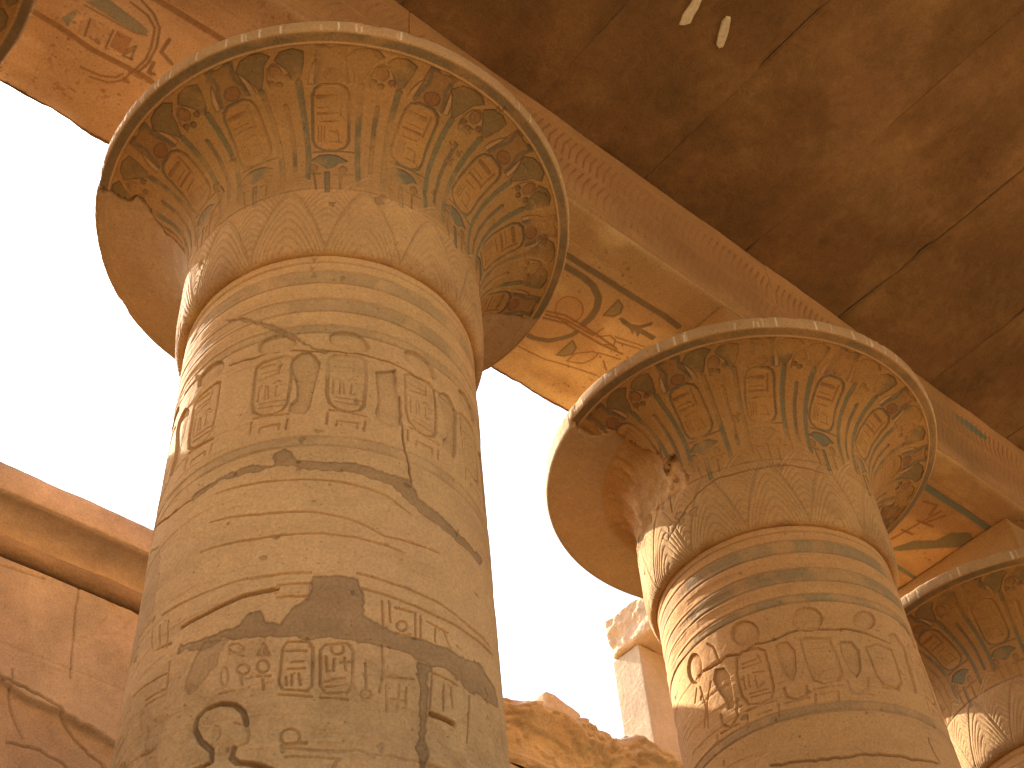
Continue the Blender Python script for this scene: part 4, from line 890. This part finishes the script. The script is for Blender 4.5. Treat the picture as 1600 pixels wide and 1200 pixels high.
# ---------------------------------------------------------------- aisle wall with cornice
WX = -10.0
def sweep(name, prof, y0, y1, dy, mat, parent, amp, freq, seed, col, dens=None):
    y = np.arange(y0, y1+1e-6, dy); pr = np.array(prof)
    Y = y[None, :]+0*pr[:, :1]; X = pr[:, :1]+0*Y; Z = pr[:, 1:2]+0*Y
    P = np.stack([X, Y, Z+EYE], -1); n = -grid_normals(P)
    h = (fbm(X*freq, Y*freq, Z*freq, 5, seed)-0.5)*2*amp
    P = P+n*h[..., None]
    C = np.empty(P.shape, np.float32); C[:] = col; C *= (0.62+0.76*fbm(X*2, Y*2.0, Z*4, 5, seed+2))[..., None]
    caps = []
    for i in (0, -1):
        caps.append(P[:, i])
    k = len(pr); ev = np.concatenate([caps[0], caps[1]]); ef = [list(range(k)), list(range(2*k-1, k-1, -1))]
    me = grid_mesh(name, P.astype(np.float32), C, flip=True, extra=(ev, ef))
    return link(name, me, mat, parent)
def wall_face(y0, y1, z1, parent, ops, seed, res):
    v = np.concatenate([np.arange(-EYE-0.05, 5.2, 0.1), np.arange(5.2, z1, res)]); u = np.arange(y0, y1, res)
    cv = Canvas(u, v, (0.41, 0.29, 0.19)); cv.soft = 0.012
    Y, Z = np.meshgrid(u, v)
    b = fbm(Y*0.9, Z*0.9, 3, 4, seed); cv.C *= (0.80+0.40*b)[..., None]
    b2 = fbm(Y*3.1, Z*2.2, 7, 5, seed+6); cv.C *= (0.70+0.60*b2)[..., None]; cv.H -= 0.02*sstep(0.6, 0.72, b2)
    for q in ops: draw(cv, [q], 0, 1.0)
    low = 1-sstep(-0.02, 0.02, Z-7.36+0.12*(Y-3.5)-0.25*(fbm(Y*2.5, Z*2.5, 1, 4, seed+1)-0.5))
    cv.C += (np.array((0.33, 0.215, 0.125), np.float32)*(0.8+0.4*b[..., None])-cv.C)*(low*0.7)[..., None]
    cv.H -= low*(0.03+0.05*fbm(Y*3, Z*3, 2, 4, seed+2))
    # courses and joints of the blocks
    for zc in (7.75, 6.6): cv.H -= 0.008*np.exp(-((Z-zc-0.02*(b-0.5))/0.012)**2)
    cv.H += 0.03*(b-0.5)+0.012*(fbm(Y*7, Z*7, 0, 4, seed+3)-0.5)
    P = np.stack([WX+cv.H, Y, Z+EYE], -1)
    ev = [(WX, y0, 0-0.05), (WX, u[-1], -0.05), (WX-1.0, u[-1], -0.05), (WX-1.0, y0, -0.05), (WX-0.03, y0, z1+EYE), (WX-0.03, u[-1], z1+EYE), (WX-1.0, u[-1], z1+EYE), (WX-1.0, y0, z1+EYE)]
    ef = [(4, 5, 6, 7), (3, 2, 1, 0), (2, 3, 7, 6), (0, 4, 7, 3), (1, 2, 6, 5)]
    return link('wall_face', grid_mesh('wall_face', P.astype(np.float32), cv.C, extra=(ev, ef)), M_WALL, parent)
cw = tag(empty('cornice_wall', (0, 0, 0), 'pinkish stone aisle wall at the lower left with a smooth cornice along its top', 'wall'))
wall_face(-3.5, 8.90, 8.64, cw, WALL, 301, 0.012)
tq = [(WX-0.02+0.105*math.cos(t), 8.765+0.098*math.sin(t)) for t in np.linspace(-math.pi*0.5, math.pi*0.5, 12)]
sweep('torus_molding', [(WX-0.3, 8.664)]+tq+[(WX-0.3, 8.864)], -3.5, 8.9, 0.02, M_WALL, cw, 0.018, 4, 311, (0.29, 0.18, 0.10))
cav = [(WX-0.015+0.285*(1-math.cos(t)), 8.872+0.235*math.sin(t)) for t in np.linspace(0, math.pi/2, 14)]
sweep('cavetto_cornice', [(WX-0.5, 8.866)]+cav+[(WX+0.272, 9.112), (WX+0.29, 9.118), (WX+0.296, 9.14), (WX+0.298, 9.25), (WX+0.298, 9.36), (WX+0.29, 9.425), (WX+0.26, 9.44), (WX, 9.445), (WX-1.0, 9.45), (WX-1.0, 8.9)],
      -3.5, 8.9, 0.025, M_WALL, cw, 0.020, 2.6, 321, (0.42, 0.30, 0.20))

rw = tag(empty('ruined_wall', (0, 0, 0), 'crumbled wall top with a ragged outline between the two big columns', 'wall'))
wall_face(8.905, 14.6, 8.70, rw, [], 331, 0.02)
yt = [8.9, 9.05, 9.158, 9.53, 9.84, 10.01, 10.39, 10.55, 10.7, 10.85, 11.1, 11.33, 11.67, 12.17, 13, 14.7]
zt_ = [9.45, 9.47, 9.50, 9.59, 9.63, 9.56, 9.47, 9.46, 9.50, 9.60, 9.68, 9.62, 9.62, 9.57, 9.6, 9.6]
def ruined_top():
    y = np.arange(8.905, 14.6, 0.02); top = np.interp(y, yt, zt_)+0.10*(fbm(y*5, y*0, 0, 5, 341)-0.5)
    k = np.linspace(0, 1, 60)[:, None]; Y = y[None, :]+0*k
    zf = 8.69+(top[None, :]-8.69)*k; out = 0.27*np.clip((k-0.16)/0.6, 0, 1)**1.6
    er = fbm(Y*1.5, k*2.2, 2, 5, 345)
    out = out*(0.45+0.75*sstep(0.35, 0.62, er))+0.07*(fbm(Y*3, k*3, 1, 5, 343)-0.5)+0.035*(sstep(0.46, 0.52, fbm(Y*1.3, k*5, 4, 5, 349))-0.5)+0.03*(sstep(0.48, 0.52, fbm(Y*4, k*9, 6, 4, 350))-0.5)
    out += 0.07*np.exp(-((k-0.09)/0.055)**2)*sstep(0.35, 0.5, fbm(Y*1.2, Y*0, 3, 3, 346))
    out -= 0.10*sstep(0.86, 1.0, k)**2
    F = np.stack([WX+out, Y, zf+EYE], -1)
    q = np.linspace(0.06, 1, 16)[:, None]; Yt = y[None, :]+0*q
    T = np.stack([F[-1:, :, 0]*(1-q)+(WX-1.0)*q, Yt, top[None, :]+0.10*(fbm(Yt*2.4, q*3, 0, 4, 347)-0.5)*np.minimum(1, q*5)+EYE], -1)
    B = np.stack([WX-1.0+0*y, y, 8.69+EYE+0*y], -1)[None]
    P = np.concatenate([F, T, B], 0)
    C = np.empty(P.shape, np.float32); C[:] = (0.49, 0.35, 0.205); C *= (0.72+0.56*fbm(P[..., 1]*2, P[..., 2]*2, P[..., 0]*2, 5, 348))[..., None]
    n = P.shape[0]; ev = np.concatenate([P[:, 0], P[:, -1]]); ef = [list(range(n)), list(range(2*n-1, n-1, -1))]
    link('crumbled_cornice', grid_mesh('crumbled_cornice', P.astype(np.float32), C, extra=(ev, ef)), M_ROUGH, rw)
ruined_top()

def slab(name, lo, hi, label, cat, mat, base, rad=0.03, amp=0.02, freq=3, seed=0, res=0.04, warp=None):
    lo = (lo[0], lo[1], lo[2]+EYE); hi = (hi[0], hi[1], hi[2]+EYE)
    o = link(name, blocks_mesh(name, rounded_block(lo, hi, res, rad, amp, freq, seed, base=base, warp=warp)), mat)
    return tag(o, label, cat)
def wl(P):
    P = P.copy(); P[..., 2] -= 0.10*np.clip((P[..., 1]-10.0)/0.4, 0, 1); return P
slab('loose_block', (-10.42, 9.86, 9.50), (-9.99, 10.44, 9.93), 'small loose block lying on the ragged wall top near the big column', 'stone block', M_ROUGH, (0.49, 0.35, 0.205), 0.05, 0.03, 4, 401, 0.03, wl)
slab('clerestory_pier', (-10.5, 11.70, 9.50), (-10.0, 12.385, 11.43), 'smooth square stone pier standing on the ragged wall beside the middle column', 'pier', M_WALL, (0.43, 0.32, 0.21), 0.012, 0.008, 2, 411)
slab('jamb_block', (-10.5, 12.40, 9.55), (-10.03, 13.7, 11.43), 'narrow strip of masonry right of the pier joint, mostly hidden by the middle column', 'stone block', M_WALL, (0.49, 0.35, 0.205), 0.015, 0.01, 2, 412)
def brk(P):
    P = P.copy(); e = np.clip((12.3-P[..., 1])/0.7, 0, 1)
    P[..., 1] += e*0.16*(fbm(P[..., 0]*6, P[..., 2]*6, 0, 5, 421)-0.5)
    return P
slab('roof_slab_fragment', (-10.47, 11.62, 11.435), (-8.6, 13.6, 12.06), 'broken roof slab end with a rough pink face resting on the pier', 'stone block', M_ROUGH, (0.52, 0.36, 0.22), 0.05, 0.03, 4, 422, 0.022, brk)
